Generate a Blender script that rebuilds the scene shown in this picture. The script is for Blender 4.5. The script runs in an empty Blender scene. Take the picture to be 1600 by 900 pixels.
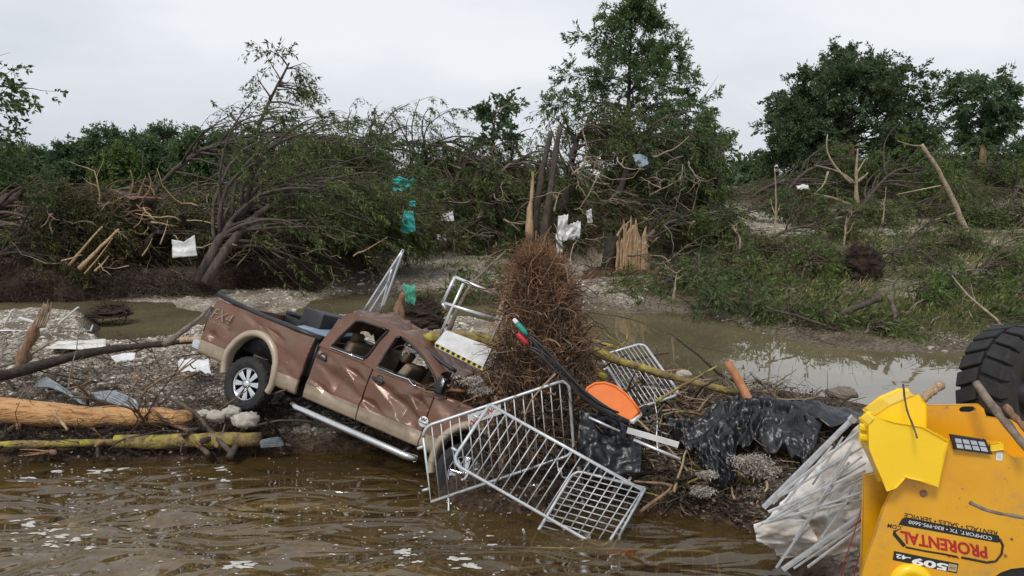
import bpy, bmesh, math, numpy as np
from mathutils import Vector, Matrix
from mathutils.geometry import tessellate_polygon
rng = np.random.default_rng(11)
SC = bpy.context.scene
COL = SC.collection
# ------------------------------------------------------------------ camera
F, HOR, H = 1300.0, 280.0, 4.2           # focal length in photo pixels, horizon row, eye height over the water
TILT = math.atan((450 - HOR) / F)
cd = bpy.data.cameras.new('camera'); cam = bpy.data.objects.new('camera', cd); COL.objects.link(cam)
cam.location = (0, 0, H); cam.rotation_euler = (math.pi / 2 - TILT, 0, 0)
cd.sensor_width = 36; cd.lens = F / 1600 * 36; cd.clip_end = 3000; cd.clip_start = .05
SC.camera = cam
# ------------------------------------------------------------------ world: overcast sky over a Nishita sky
SUN_EL, SUN_AZ = math.radians(52), math.radians(205)
w = bpy.data.worlds.new('World'); SC.world = w; w.use_nodes = True
nt = w.node_tree; nt.nodes.clear()
def wn(t, **k):
    n = nt.nodes.new(t)
    for a, b in k.items(): setattr(n, a, b)
    return n
o_ = wn('ShaderNodeOutputWorld'); bg = wn('ShaderNodeBackground'); sky = wn('ShaderNodeTexSky', sky_type='NISHITA', sun_disc=False)
sky.sun_elevation = SUN_EL; sky.sun_rotation = SUN_AZ; sky.dust_density = 3; sky.ozone_density = 1.0
tc = wn('ShaderNodeTexCoord'); mp = wn('ShaderNodeMapping'); mp.inputs['Scale'].default_value = (1.0, 1.0, 3.2)
nz = wn('ShaderNodeTexNoise'); nz.inputs['Scale'].default_value = 1.7; nz.inputs['Detail'].default_value = 5; nz.inputs['Roughness'].default_value = .5
cr = wn('ShaderNodeValToRGB'); cr.color_ramp.elements[0].position = .32; cr.color_ramp.elements[1].position = .66
cr.color_ramp.elements[0].color = (4.7, 5.15, 5.9, 1); cr.color_ramp.elements[1].color = (7.7, 7.9, 8.2, 1)
mx = wn('ShaderNodeMix', data_type='RGBA'); mx.inputs[0].default_value = .93
L = nt.links.new
L(tc.outputs['Generated'], mp.inputs[0]); L(mp.outputs[0], nz.inputs['Vector']); L(nz.outputs[0], cr.inputs[0])
L(sky.outputs[0], mx.inputs[6]); L(cr.outputs[0], mx.inputs[7]); L(mx.outputs[2], bg.inputs[0]); L(bg.outputs[0], o_.inputs[0])
bg.inputs[1].default_value = .1
sd_ = bpy.data.lights.new('sun', 'SUN'); sd_.energy = 1.5; sd_.angle = math.radians(14); sd_.color = (1, .96, .9)
sun = bpy.data.objects.new('sun', sd_); COL.objects.link(sun)
sun.rotation_euler = (math.pi / 2 - SUN_EL, 0, math.pi - SUN_AZ)   # sun stands behind and beside the camera
vs = SC.view_settings; vs.view_transform = 'Standard'; vs.look = 'None'; vs.exposure = 0.24; vs.gamma = 1
SC.render.engine = 'CYCLES'
SC.cycles.max_bounces = 6; SC.cycles.transparent_max_bounces = 8; SC.cycles.diffuse_bounces = 2; SC.cycles.glossy_bounces = 3
SC.cycles.caustics_reflective = False; SC.cycles.caustics_refractive = False
# ------------------------------------------------------------------ photo pixel -> place
_c, _s = math.cos(TILT), math.sin(TILT)
def ray(px, py):
    x = (px - 800) / F; u = (450 - py) / F
    d = np.array([x, _c + u * _s, -_s + u * _c]); return d / d[1]       # per metre of ground distance
def P(px, py, D): return np.array([0, 0, H]) + ray(px, py) * D          # pixel at ground distance D
def G(px, py, z=0.0):                                                   # pixel on the level z
    d = ray(px, py); return np.array([0, 0, H]) + d * ((z - H) / d[2])
def nrm(v): v = np.asarray(v, float); return v / np.maximum(np.linalg.norm(v, axis=-1, keepdims=True), 1e-9)
# ------------------------------------------------------------------ mesh building
class MB:
    def __init__(s): s.V = []; s.Q = []; s.T = []; s.n = 0
    def add(s, v, q=None, t=None):
        v = np.asarray(v, float).reshape(-1, 3)
        if q is not None and len(q): s.Q.append(np.asarray(q, int).reshape(-1, 4) + s.n)
        if t is not None and len(t): s.T.append(np.asarray(t, int).reshape(-1, 3) + s.n)
        s.V.append(v); s.n += len(v); return s
    def verts(s): return np.concatenate(s.V)
    def mesh(s, name, off=None, smooth=True):
        v = s.verts()
        if off is not None: v = v - np.asarray(off)
        q = np.concatenate(s.Q) if s.Q else np.zeros((0, 4), int); t = np.concatenate(s.T) if s.T else np.zeros((0, 3), int)
        me = bpy.data.meshes.new(name); me.vertices.add(len(v)); me.vertices.foreach_set('co', v.astype(np.float32).ravel())
        nl = q.size + t.size; me.loops.add(nl); me.loops.foreach_set('vertex_index', np.concatenate([q.ravel(), t.ravel()]).astype(np.int32))
        me.polygons.add(len(q) + len(t))
        st = np.concatenate([np.arange(len(q)) * 4, q.size + np.arange(len(t)) * 3]).astype(np.int32)
        me.polygons.foreach_set('loop_start', st)
        me.polygons.foreach_set('use_smooth', np.full(len(st), smooth)); me.update(calc_edges=True); me.validate(); return me
    # shapes
    def grid(s, A):                       # A[nu,nv,3]
        nu, nv = A.shape[:2]; i = np.arange(nu * nv).reshape(nu, nv)
        return s.add(A.reshape(-1, 3), np.stack([i[:-1, :-1], i[1:, :-1], i[1:, 1:], i[:-1, 1:]], -1).reshape(-1, 4))
    def tubes(s, Pk, R, n=6, caps=True):  # Pk[k,m,3] R[k,m]
        Pk = np.asarray(Pk, float); R = np.broadcast_to(np.asarray(R, float), Pk.shape[:2]); k, m = R.shape
        T = nrm(np.gradient(Pk, axis=1)); mean = nrm(Pk[:, -1] - Pk[:, 0])
        ref = np.eye(3)[np.argmin(np.abs(mean), 1)]
        N = nrm(np.cross(T, ref[:, None, :])); B = np.cross(T, N)
        a = np.arange(n) * 2 * np.pi / n
        V = Pk[:, :, None] + R[:, :, None, None] * (np.cos(a)[:, None] * N[:, :, None] + np.sin(a)[:, None] * B[:, :, None])
        i = np.arange(k * m * n).reshape(k, m, n); j = np.roll(i, -1, 2)
        q = np.stack([i[:, :-1], j[:, :-1], j[:, 1:], i[:, 1:]], -1).reshape(-1, 4)
        if not caps: return s.add(V, q)
        nv = k * m * n; c0 = nv + np.arange(k); c1 = nv + k + np.arange(k)
        t = np.concatenate([np.stack([j[:, 0], i[:, 0], np.repeat(c0[:, None], n, 1)], -1).reshape(-1, 3), np.stack([i[:, -1], j[:, -1], np.repeat(c1[:, None], n, 1)], -1).reshape(-1, 3)])
        return s.add(np.concatenate([V.reshape(-1, 3), Pk[:, 0], Pk[:, -1]]), q, t)
    def tube(s, pts, r, n=8): pts = np.asarray(pts, float); return s.tubes(pts[None], np.broadcast_to(np.asarray(r, float), (1, len(pts))), n)
    def box(s, c, size, ax=None):         # ax rows: unit axes
        c = np.asarray(c, float); h = np.asarray(size, float) / 2; ax = np.eye(3) if ax is None else np.asarray(ax)
        sg = np.array([[x, y, z] for x in (-1, 1) for y in (-1, 1) for z in (-1, 1)], float)
        return s.add(c + (sg * h) @ ax, [[0, 1, 3, 2], [4, 6, 7, 5], [0, 4, 5, 1], [2, 3, 7, 6], [0, 2, 6, 4], [1, 5, 7, 3]])
    def beam(s, a, b, w, h, up=(0, 0, 1)):
        a = np.asarray(a, float); b = np.asarray(b, float); d = nrm(b - a); sd = nrm(np.cross(d, up)); u = np.cross(sd, d)
        return s.box((a + b) / 2, (np.linalg.norm(b - a), w, h), [d, sd, u])
    def lathe(s, prof, n, c, axis, mod=None):   # prof [(r, t along axis)]
        axis = nrm(axis); e = np.eye(3)[np.argmin(np.abs(axis))]; u = nrm(np.cross(axis, e)); v = np.cross(axis, u)
        prof = np.asarray(prof, float); a = np.arange(n) * 2 * np.pi / n; r = prof[:, 0][:, None] * np.ones(n)
        if mod is not None: r = mod(r, prof, a)
        V = np.asarray(c) + r[..., None] * (np.cos(a)[:, None] * u + np.sin(a)[:, None] * v)[None] + prof[:, 1][:, None, None] * axis
        i = np.arange(V.shape[0] * n).reshape(-1, n); j = np.roll(i, -1, 1)
        return s.add(V, np.stack([i[:-1], j[:-1], j[1:], i[1:]], -1).reshape(-1, 4))
    def poly(s, pts3, holes=(), thick=None):    # flat (or bent) outline with holes, given thickness vector
        loops = [np.asarray(pts3, float)] + [np.asarray(h, float) for h in holes]
        al = np.concatenate(loops); tr = np.array([list(t) for t in tessellate_polygon([[Vector(p) for p in l] for l in loops])])
        if thick is None: return s.add(al, None, tr)
        n = len(al); th = np.asarray(thick, float); q = []; k = 0
        for l in loops:
            m = len(l); i = k + np.arange(m); j = k + (np.arange(m) + 1) % m
            q.append(np.stack([i, j, j + n, i + n], -1)); k += m
        return s.add(np.concatenate([al, al + th]), np.concatenate(q), np.concatenate([tr, tr[:, ::-1] + n]))
    def leaves(s, C, D, Ln, W, r=None, up=None):   # rhombic leaf faces
        C = np.asarray(C); D = nrm(D); r = r or rng; k = len(C)
        q = r.normal(size=(k, 3)); 
        if up is not None: q = q * .5 + np.asarray(up)
        sd = nrm(np.cross(D, q)); nn = np.cross(sd, D)
        Ln = np.broadcast_to(Ln, k)[:, None]; W = np.broadcast_to(W, k)[:, None]
        V = np.stack([C, C + D * Ln * .45 + sd * W * .5 + nn * W * .15, C + D * Ln, C + D * Ln * .45 - sd * W * .5 + nn * W * .15], 1)
        return s.add(V, np.arange(4 * k).reshape(k, 4))
# ------------------------------------------------------------------ objects
def tag(o, label=None, cat=None, group=None, kind=None):
    for k, v in (('label', label), ('category', cat), ('group', group), ('kind', kind)):
        if v: o[k] = v
    return o
def link(name, me, mat=None, parent=None, loc=None):
    o = bpy.data.objects.new(name, me); COL.objects.link(o)
    if mat is not None and me is not None and not me.materials: me.materials.append(mat)
    if parent is not None: o.parent = parent
    if loc is not None: o.location = loc
    return o
class Thing:
    def __init__(s, name, label, cat, base, group=None):
        s.b = np.asarray(base, float); s.o = link(name, None, loc=tuple(s.b)); tag(s.o, label, cat, group)
    def part(s, name, mb, mat, parent=None, smooth=True, label=None, kind=None):
        off = s.b if parent is None or True else 0
        o = link(name, mb.mesh(name, off, smooth), mat, parent or s.o); tag(o, label, None, None, kind); return o
def solo(name, mb, mat, label, cat, group=None, smooth=True, kind=None):
    v = mb.verts(); b = np.array([v[:, 0].mean(), v[:, 1].mean(), v[:, 2].min()])
    return tag(link(name, mb.mesh(name, b, smooth), mat, loc=tuple(b)), label, cat, group, kind)
def bevel(o, w=.01, seg=2, ang=.6):
    m = o.modifiers.new('edge', 'BEVEL'); m.width = w; m.segments = seg; m.limit_method = 'ANGLE'; m.angle_limit = ang; return o
def text_mesh(txt, size, shear=0.0, bold=0.0, spacing=1.0):    # -> (verts in text plane, faces)
    c = bpy.data.curves.new('lettering', 'FONT'); c.body = txt; c.size = size; c.shear = shear; c.offset = bold; c.space_character = spacing
    c.resolution_u = 3; c.align_x = 'CENTER'; c.align_y = 'CENTER'
    o = bpy.data.objects.new('lettering', c); COL.objects.link(o); bpy.context.view_layer.update()
    e = o.evaluated_get(bpy.context.evaluated_depsgraph_get()); me = e.to_mesh(); me.calc_loop_triangles()
    v = np.array([x.co[:] for x in me.vertices]); t = np.array([l.vertices[:] for l in me.loop_triangles]); e.to_mesh_clear()
    bpy.data.objects.remove(o); bpy.data.curves.remove(c); return v, t
def lettering(mb, txt, size, org, ex, ey, **k):                # text laid on the plane org + x*ex + y*ey
    v, t = text_mesh(txt, size, **k)
    return mb.add(np.asarray(org) + v[:, :1] * np.asarray(ex) + v[:, 1:2] * np.asarray(ey), None, t)
# ------------------------------------------------------------------ materials
def mat(name, c1, c2=None, scale=6.0, rough=.7, metal=0.0, bump=0.0, bscale=None, spec=.5, island=0.0, stretch=None, detail=5, c3=None, coat=0.0, transl=0.0):
    m = bpy.data.materials.new(name); m.use_nodes = True; n = m.node_tree.nodes; l = m.node_tree.links.new; n.clear()
    out = n.new('ShaderNodeOutputMaterial'); b = n.new('ShaderNodeBsdfPrincipled'); l(b.outputs[0], out.inputs[0])
    b.inputs['Roughness'].default_value = rough; b.inputs['Metallic'].default_value = metal; b.inputs['Specular IOR Level'].default_value = spec
    if coat: b.inputs['Coat Weight'].default_value = coat; b.inputs['Coat Roughness'].default_value = .12
    t = n.new('ShaderNodeTexCoord'); src = t.outputs['Object']
    if stretch:
        mpn = n.new('ShaderNodeMapping'); mpn.inputs['Scale'].default_value = stretch; l(src, mpn.inputs[0]); src = mpn.outputs[0]
    z = n.new('ShaderNodeTexNoise'); z.inputs['Scale'].default_value = scale; z.inputs['Detail'].default_value = detail; z.inputs['Roughness'].default_value = .6; l(src, z.inputs['Vector'])
    r = n.new('ShaderNodeValToRGB'); e = r.color_ramp.elements; e[0].position = .36; e[1].position = .64
    e[0].color = (*c1, 1); e[1].color = (*(c2 or c1), 1)
    if c3: x = e.new(.5); x.color = (*c3, 1)
    l(z.outputs[0], r.inputs[0]); colr = r.outputs[0]
    if island:
        g = n.new('ShaderNodeNewGeometry'); mr = n.new('ShaderNodeMapRange'); mr.inputs['To Min'].default_value = 1 - island; mr.inputs['To Max'].default_value = 1 + island
        l(g.outputs['Random Per Island'], mr.inputs[0]); h = n.new('ShaderNodeMix'); h.data_type = 'RGBA'; h.blend_type = 'MULTIPLY'; h.inputs[0].default_value = 1
        cc = n.new('ShaderNodeCombineColor'); l(mr.outputs[0], cc.inputs[0]); l(mr.outputs[0], cc.inputs[1]); l(mr.outputs[0], cc.inputs[2])
        l(colr, h.inputs[6]); l(cc.outputs[0], h.inputs[7]); colr = h.outputs[2]
    l(colr, b.inputs['Base Color'])
    if bump:
        z2 = n.new('ShaderNodeTexNoise'); z2.inputs['Scale'].default_value = bscale or scale * 3; z2.inputs['Detail'].default_value = 4; l(src, z2.inputs['Vector'])
        bp = n.new('ShaderNodeBump'); bp.inputs['Strength'].default_value = min(bump, 1); bp.inputs['Distance'].default_value = .02 * max(1, bump); l(z2.outputs[0], bp.inputs['Height']); l(bp.outputs[0], b.inputs['Normal'])
    if transl:
        tr = n.new('ShaderNodeBsdfTranslucent'); l(colr, tr.inputs[0]); ms = n.new('ShaderNodeMixShader'); ms.inputs[0].default_value = transl
        l(b.outputs[0], ms.inputs[1]); l(tr.outputs[0], ms.inputs[2]); l(ms.outputs[0], out.inputs[0])
    return m
M = dict(
    bark=mat('bark', (.050, .038, .031), (.115, .088, .072), 9, .9, bump=1, bscale=25, stretch=(1, 1, .3)),
    bark_dark=mat('bark_dark', (.022, .015, .011), (.06, .042, .03), 9, .85, bump=1, bscale=25),
    bark_grey=mat('bark_grey', (.11, .088, .068), (.24, .195, .155), 10, .9, bump=.8, bscale=30),
    twig=mat('twig', (.05, .036, .026), (.13, .096, .068), 5, .9, island=.5),
    pale_twig=mat('pale_twig', (.22, .165, .11), (.38, .30, .21), 6, .85, island=.3),
    split=mat('split_wood', (.34, .21, .11), (.58, .43, .27), 4, .75, bump=1, bscale=14, stretch=(6, 6, 1), c3=(.48, .32, .18)),
    peeled=mat('peeled_wood', (.30, .135, .05), (.62, .37, .17), 2.6, .6, bump=1.6, bscale=9, detail=9, stretch=(1, 7, 7), c3=(.58, .31, .12)),
    moss=mat('mossy_bark', (.13, .085, .045), (.42, .36, .055), 5, .85, bump=1.5, bscale=22, c3=(.27, .20, .07)),
    root=mat('root_fibre', (.13, .066, .034), (.36, .20, .11), 3, .9, island=.45),
    root_dark=mat('root_dark', (.03, .019, .012), (.075, .045, .027), 4, .95, island=.4, bump=1, bscale=20),
    rust_wood=mat('rust_wood', (.17, .088, .048), (.33, .20, .12), 6, .85, bump=1, bscale=20, stretch=(3, 3, .6)),
    soil=mat('soil_clods', (.030, .019, .012), (.075, .048, .03), 3, .95, bump=1.5, bscale=14),
    leafA=mat('foliage_olive', (.060, .090, .024), (.135, .165, .052), .7, .6, island=.45, transl=.28, spec=.3),
    leafB=mat('foliage_deep', (.055, .092, .030), (.105, .148, .052), .5, .6, island=.45, transl=.28, spec=.3),
    leafC=mat('foliage_fresh', (.075, .125, .028), (.12, .165, .045), .7, .55, island=.4, transl=.32, spec=.3),
    leafH=mat('foliage_cypress', (.075, .130, .046), (.13, .19, .075), .8, .6, island=.4, transl=.42, spec=.3),
    leafE=mat('foliage_mixed', (.085, .070, .034), (.10, .125, .040), 1.6, .65, island=.5, transl=.22, spec=.2),
    leafD=mat('foliage_brown', (.11, .082, .036), (.10, .105, .038), .9, .7, island=.5, transl=.2, spec=.2),
    leafF=mat('foliage_far', (.075, .130, .060), (.125, .18, .085), .3, .7, island=.35, transl=.36, spec=.2),
    leafG=mat('foliage_dark_oak', (.056, .092, .042), (.10, .145, .064), .35, .65, island=.45, transl=.36, spec=.25),
    grass=mat('grass_blades', (.10, .145, .036), (.25, .245, .10), .8, .7, island=.45, transl=.3, spec=.2),
    litter=mat('leaf_litter', (.10, .062, .042), (.27, .20, .155), 8, .95, island=.55),
    galv=mat('galvanised', (.46, .48, .50), (.64, .66, .67), 14, .40, .4),
    alu=mat('aluminium', (.62, .63, .64), (.78, .78, .77), 10, .35, .6),
    chrome=mat('chrome', (.62, .62, .63), (.72, .72, .72), 5, .16, 1.0),
    rubber=mat('rubber', (.010, .010, .011), (.022, .021, .020), 9, .75, bump=.3, bscale=60),
    black=mat('black_plastic', (.010, .010, .012), (.022, .022, .026), 6, .42),
    tarp=mat('black_tarp', (.006, .007, .009), (.016, .018, .021), 3, .34, bump=.6, bscale=14, spec=.6),
    white=mat('white_paint', (.62, .62, .61), (.80, .80, .79), 5, .5),
    cloth=mat('muddy_white_cloth', (.50, .44, .37), (.78, .76, .73), 2.2, .85, bump=.6, bscale=7),
    teal=mat('teal_tarp', (.02, .30, .29), (.05, .50, .46), 3, .5, bump=1, bscale=7),
    tealg=mat('green_netting', (.05, .28, .19), (.09, .40, .28), 6, .6, bump=1, bscale=14),
    bluegrey=mat('blue_grey_sheet', (.20, .25, .32), (.30, .36, .44), 4, .6, bump=.8, bscale=6),
    tin=mat('corrugated_tin', (.20, .22, .24), (.36, .39, .41), 7, .45, .5),
    tan=mat('tan_leather', (.20, .145, .095), (.30, .23, .155), 7, .6),
    rock=mat('limestone', (.36, .32, .27), (.52, .48, .42), 7, .9, bump=1, bscale=16),
    brownpipe=mat('brown_post', (.36, .145, .06), (.48, .22, .10), 8, .6, bump=.4, bscale=30, stretch=(1, 1, .2)),
    orange=mat('orange_plastic', (.78, .17, .02), (.86, .21, .03), 5, .42),
    red=mat('red_plastic', (.45, .02, .03), (.55, .03, .04), 5, .5),
    green=mat('green_plastic', (.01, .24, .18), (.02, .32, .25), 5, .5),
    redink=mat('red_ink', (.42, .012, .018), None, 5, .6), blackink=mat('black_ink', (.010, .010, .010), None, 5, .5), whiteink=mat('white_ink', (.78, .78, .78), None, 5, .5),
    yellow=mat('machine_yellow', (.68, .315, .003), (.76, .375, .004), 1.6, .38, coat=.25, bump=.05, bscale=90, detail=9),
    yellow2=mat('machine_bright_yellow', (.88, .55, .002), (.92, .60, .005), 2.5, .40, coat=.2, bump=.05, bscale=90),
    foam=mat('foam', (.48, .45, .40), (.66, .63, .58), 20, .8, bump=1, bscale=60),
    glass=mat('lamp_glass', (.42, .44, .47), (.55, .57, .60), 9, .12, .2),
    fibre=mat('insulation_fluff', (.34, .29, .24), (.58, .53, .47), 7, .95, bump=1.5, bscale=18),
    hay=mat('dry_grass', (.30, .22, .12), (.42, .33, .19), 4, .85, island=.4),
)

def speckle(m, colr, scale, lo, hi):          # mud spatter with its own outline
    n = m.node_tree.nodes; l = m.node_tree.links.new; b = n['Principled BSDF']; src = b.inputs['Base Color'].links[0].from_socket; t = n['Texture Coordinate']
    z = n.new('ShaderNodeTexNoise'); z.inputs['Scale'].default_value = scale; z.inputs['Detail'].default_value = 6; z.inputs['Roughness'].default_value = .75; l(t.outputs['Object'], z.inputs['Vector'])
    r = n.new('ShaderNodeValToRGB'); e = r.color_ramp.elements; e[0].position = lo; e[1].position = hi; e[0].color = (0, 0, 0, 1); e[1].color = (.85, .85, .85, 1); l(z.outputs[0], r.inputs[0])
    x = n.new('ShaderNodeMix'); x.data_type = 'RGBA'; l(r.outputs[0], x.inputs[0]); l(src, x.inputs[6]); x.inputs[7].default_value = (*colr, 1); l(x.outputs[2], b.inputs['Base Color'])
speckle(M['yellow'], (.13, .075, .03), 9, .61, .72); speckle(M['yellow'], (.42, .25, .08), 2.2, .54, .75); speckle(M['yellow2'], (.16, .09, .03), 13, .66, .74); speckle(M['white'], (.20, .14, .09), 9, .60, .72); speckle(M['cloth'], (.22, .14, .08), 5, .58, .72); speckle(M['tarp'], (.06, .045, .035), 2.5, .64, .78); speckle(M['rubber'], (.07, .05, .035), 8, .58, .74); speckle(M['alu'], (.22, .17, .12), 12, .62, .72)
# ------------------------------------------------------------------ terrain: shorelines as drawn on the water level
def world_poly(px): return np.array([G(a, b)[:2] for a, b in px])
BAR = world_poly([(-700, 520), (-300, 505), (-20, 499), (90, 492), (145, 500), (150, 525), (185, 546), (255, 538), (300, 522), (340, 512), (420, 508), (520, 506), (640, 506),
    (760, 512), (880, 530), (930, 560), (1000, 588), (1080, 612), (1150, 628), (1280, 640), (1360, 655), (1500, 690), (1700, 700), (2100, 760), (1700, 1300), (1330, 1050), (1250, 905), (1180, 835), (1080, 806), (980, 792),
    (880, 792), (800, 798), (735, 790), (700, 765), (672, 730), (610, 705), (540, 702), (470, 706), (400, 704), (300, 716), (150, 716), (0, 718), (-300, 725), (-900, 740)])
FAR = np.concatenate([world_poly([(-1500, 500), (-500, 475), (0, 463), (150, 466), (290, 470), (335, 494), (400, 492), (470, 487), (505, 470), (560, 456), (640, 453), (720, 455), (800, 463), (900, 482), (1000, 490), (1085, 492),
    (1130, 507), (1200, 530), (1320, 546), (1500, 554), (1700, 562), (2400, 590), (3600, 640)]), np.array([[900, 30], [900, 900], [-900, 900], [-900, 60]])])
def sdist(pg, x, y):
    p = np.stack([x, y], -1); a = pg; b = np.roll(pg, -1, 0); d2 = np.full(len(p), 1e18); ins = np.zeros(len(p), bool)
    for i in range(len(a)):
        e = b[i] - a[i]; wv = p - a[i]; t = np.clip((wv @ e) / (e @ e + 1e-12), 0, 1); q = wv - t[:, None] * e; d2 = np.minimum(d2, (q * q).sum(1))
        c = (a[i][1] > p[:, 1]) != (b[i][1] > p[:, 1]); ins ^= c & (p[:, 0] < e[0] * (p[:, 1] - a[i][1]) / (e[1] + 1e-12) + a[i][0])
    return np.sqrt(d2) * np.where(ins, 1, -1)
def vnoise(x, y, s, seed=0):            # smooth value noise
    x = np.asarray(x) / s + 1000 + seed * 17.3; y = np.asarray(y) / s + 1000 + seed * 7.7; xi = np.floor(x).astype(int); yi = np.floor(y).astype(int); fx = x - xi; fy = y - yi
    fx = fx * fx * (3 - 2 * fx); fy = fy * fy * (3 - 2 * fy)
    def h(i, j): n = (i * 374761393 + j * 668265263 + seed * 1442695) & 0x7fffffff; n = ((n ^ (n >> 13)) * 1274126177) & 0x7fffffff; return ((n ^ (n >> 16)) & 0xffff) / 65535.0
    return (h(xi, yi) * (1 - fx) + h(xi + 1, yi) * fx) * (1 - fy) + (h(xi, yi + 1) * (1 - fx) + h(xi + 1, yi + 1) * fx) * fy
def fbm(x, y, s, seed=0, o=3): return sum(vnoise(x, y, s / 2 ** i, seed + i) / 2 ** i for i in range(o)) / (2 - 2.0 ** (1 - o))
HEAPS = [(G(860, 700), 1.3, .15), (G(1020, 690), 1.3, .22), (G(1180, 700), 1.6, .25), (G(1330, 720), 1.5, .2), (G(395, 672), .9, .15)]
MOUNDS = [  # centre pixel, distance, half-width x, half-depth, height
    (60, 33, 5.0, 3.0, 2.5), (190, 33.5, 3.2, 2.6, 3.4), (330, 35, 4.6, 3.2, 4.0), (450, 36, 3.6, 3.0, 4.3), (560, 46, 4.6, 3.4, 5.2), (680, 47, 5.0, 3.4, 5.3), (790, 45, 4.4, 3.2, 5.0),
    (900, 38, 2.6, 2.6, 4.5), (985, 37.5, 3.4, 2.8, 5.0), (1060, 39, 2.4, 2.6, 3.8), (1250, 72, 9.0, 5.0, 2.6), (1400, 68, 8.0, 5.0, 2.6), (1520, 76, 9, 5, 2.4), (-120, 36, 7, 4, 3.4)]
def mound_z(x, y):
    m = np.zeros_like(x)
    for px, D, a, b, h in MOUNDS:
        cx = (px - 800) / F * D * 1.0; r = ((x - cx) / a) ** 2 + ((y - D) / b) ** 2; m = np.maximum(m, h * .72 * np.clip(1 - r ** .9, 0, 1) ** .6)
    return m
def TH(x, y, mounds=True):
    x = np.atleast_1d(np.asarray(x, float)); y = np.atleast_1d(np.asarray(y, float))
    s1 = sdist(BAR, x, y) + (fbm(x, y, 1.2, 3) - .5) * .5; s2 = sdist(FAR, x, y) + (fbm(x, y, 2.5, 5) - .5) * 1.6
    z1 = np.where(s1 > 0, .46 * (1 - np.exp(-s1 / .45)), np.maximum(s1 * .45, -.6))
    for c, r, h in HEAPS: z1 = z1 + h * np.exp(-((x - c[0]) ** 2 + (y - c[1]) ** 2) / r ** 2) * np.clip(s1 + .3, 0, 1)
    z2 = np.where(s2 > 0, .40 * (1 - np.exp(-s2 / 2.2)) + np.clip(s2 - 3, 0, 60) * .036, np.maximum(s2 * .3, -.6))
    z = np.maximum(z1, z2)
    z = z + np.where(z > .05, (fbm(x, y, .9, 9) - .5) * .16 + (fbm(x, y, 5, 21) - .5) * .5 * np.clip(s2 / 6, 0, 1), 0)
    if mounds: z = z + mound_z(x, y) * (.72 + .56 * fbm(x, y, 1.7, 31))
    return z
_gx = np.arange(-42, 62, .16); _gy = np.arange(5.5, 78, .16); _GX, _GY = np.meshgrid(_gx, _gy, indexing='ij'); _GZ = {}
def THg(x, y, mounds=False):            # ground height from a table
    if mounds not in _GZ: _GZ[mounds] = TH(_GX.ravel(), _GY.ravel(), mounds).reshape(_GX.shape)
    g = _GZ[mounds]; fx = np.clip((np.asarray(x) + 42) / .16, 0, len(_gx) - 1.01); fy = np.clip((np.asarray(y) - 5.5) / .16, 0, len(_gy) - 1.01); i = fx.astype(int); j = fy.astype(int); fx = fx - i; fy = fy - j
    return (g[i, j] * (1 - fx) + g[i + 1, j] * fx) * (1 - fy) + (g[i, j + 1] * (1 - fx) + g[i + 1, j + 1] * fx) * fy
def hit(px, py, mounds=False):          # where the pixel's ray meets the ground
    d = ray(px, py); D = np.geomspace(6, 120, 700); p = np.array([0, 0, H]) + D[:, None] * d
    k = np.argmax(p[:, 2] < THg(p[:, 0], p[:, 1], mounds)); return p[k] if p[k, 2] < 3.5 else P(px, py, 90)
def gz(x, y, mounds=False): return float(TH(x, y, mounds)[0])
A = np.radians(np.linspace(-62, 62, 400)); R_ = np.geomspace(4.5, 900, 380)
AA, RR = np.meshgrid(A, R_, indexing='ij'); X = RR * np.sin(AA); Y = RR * np.cos(AA)
Z = TH(X.ravel(), Y.ravel()).reshape(X.shape)
tm = MB().grid(np.stack([X, Y, Z], -1)).mesh('ground')
s1 = sdist(BAR, X.ravel(), Y.ravel()); s2 = sdist(FAR, X.ravel(), Y.ravel()); mz = mound_z(X.ravel(), Y.ravel())
fb = fbm(X.ravel(), Y.ravel(), 3.0, 40, 4)
sc = lambda v, a, b: np.clip((v - a) / (b - a), 0, 1)
heap = np.zeros(X.size)
for c, r, h in HEAPS[:4]: heap = np.maximum(heap, np.exp(-((X.ravel() - c[0]) ** 2 + (Y.ravel() - c[1]) ** 2) / (r * 1.25) ** 2))
soil = np.clip(np.maximum.reduce([sc(mz, .05, .5), sc(heap, .35, .6), sc(fb, .56, .68) * .75, sc(-s1, -.55, -.2) * (s1 > -1), sc(s2, 1.5, 4) * (X.ravel() < -5.5) * (Y.ravel() > 29)]), 0, 1)
soil = np.maximum(soil, (1 - sc(s2, .4, 1.6)) * (s2 > -1.5) * (X.ravel() > 1) * .75)
grn = .6 * sc(s2, .3, 2) * sc(fb + .12 * (X.ravel() > 4), .5, .62) * (1 - sc(mz, .1, .6)) * (X.ravel() > 1)
col = np.stack([soil, grn, np.zeros_like(soil), np.ones_like(soil)], -1)
at = tm.color_attributes.new('cover', 'FLOAT_COLOR', 'POINT'); at.data.foreach_set('color', col.astype(np.float32).ravel())
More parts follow.
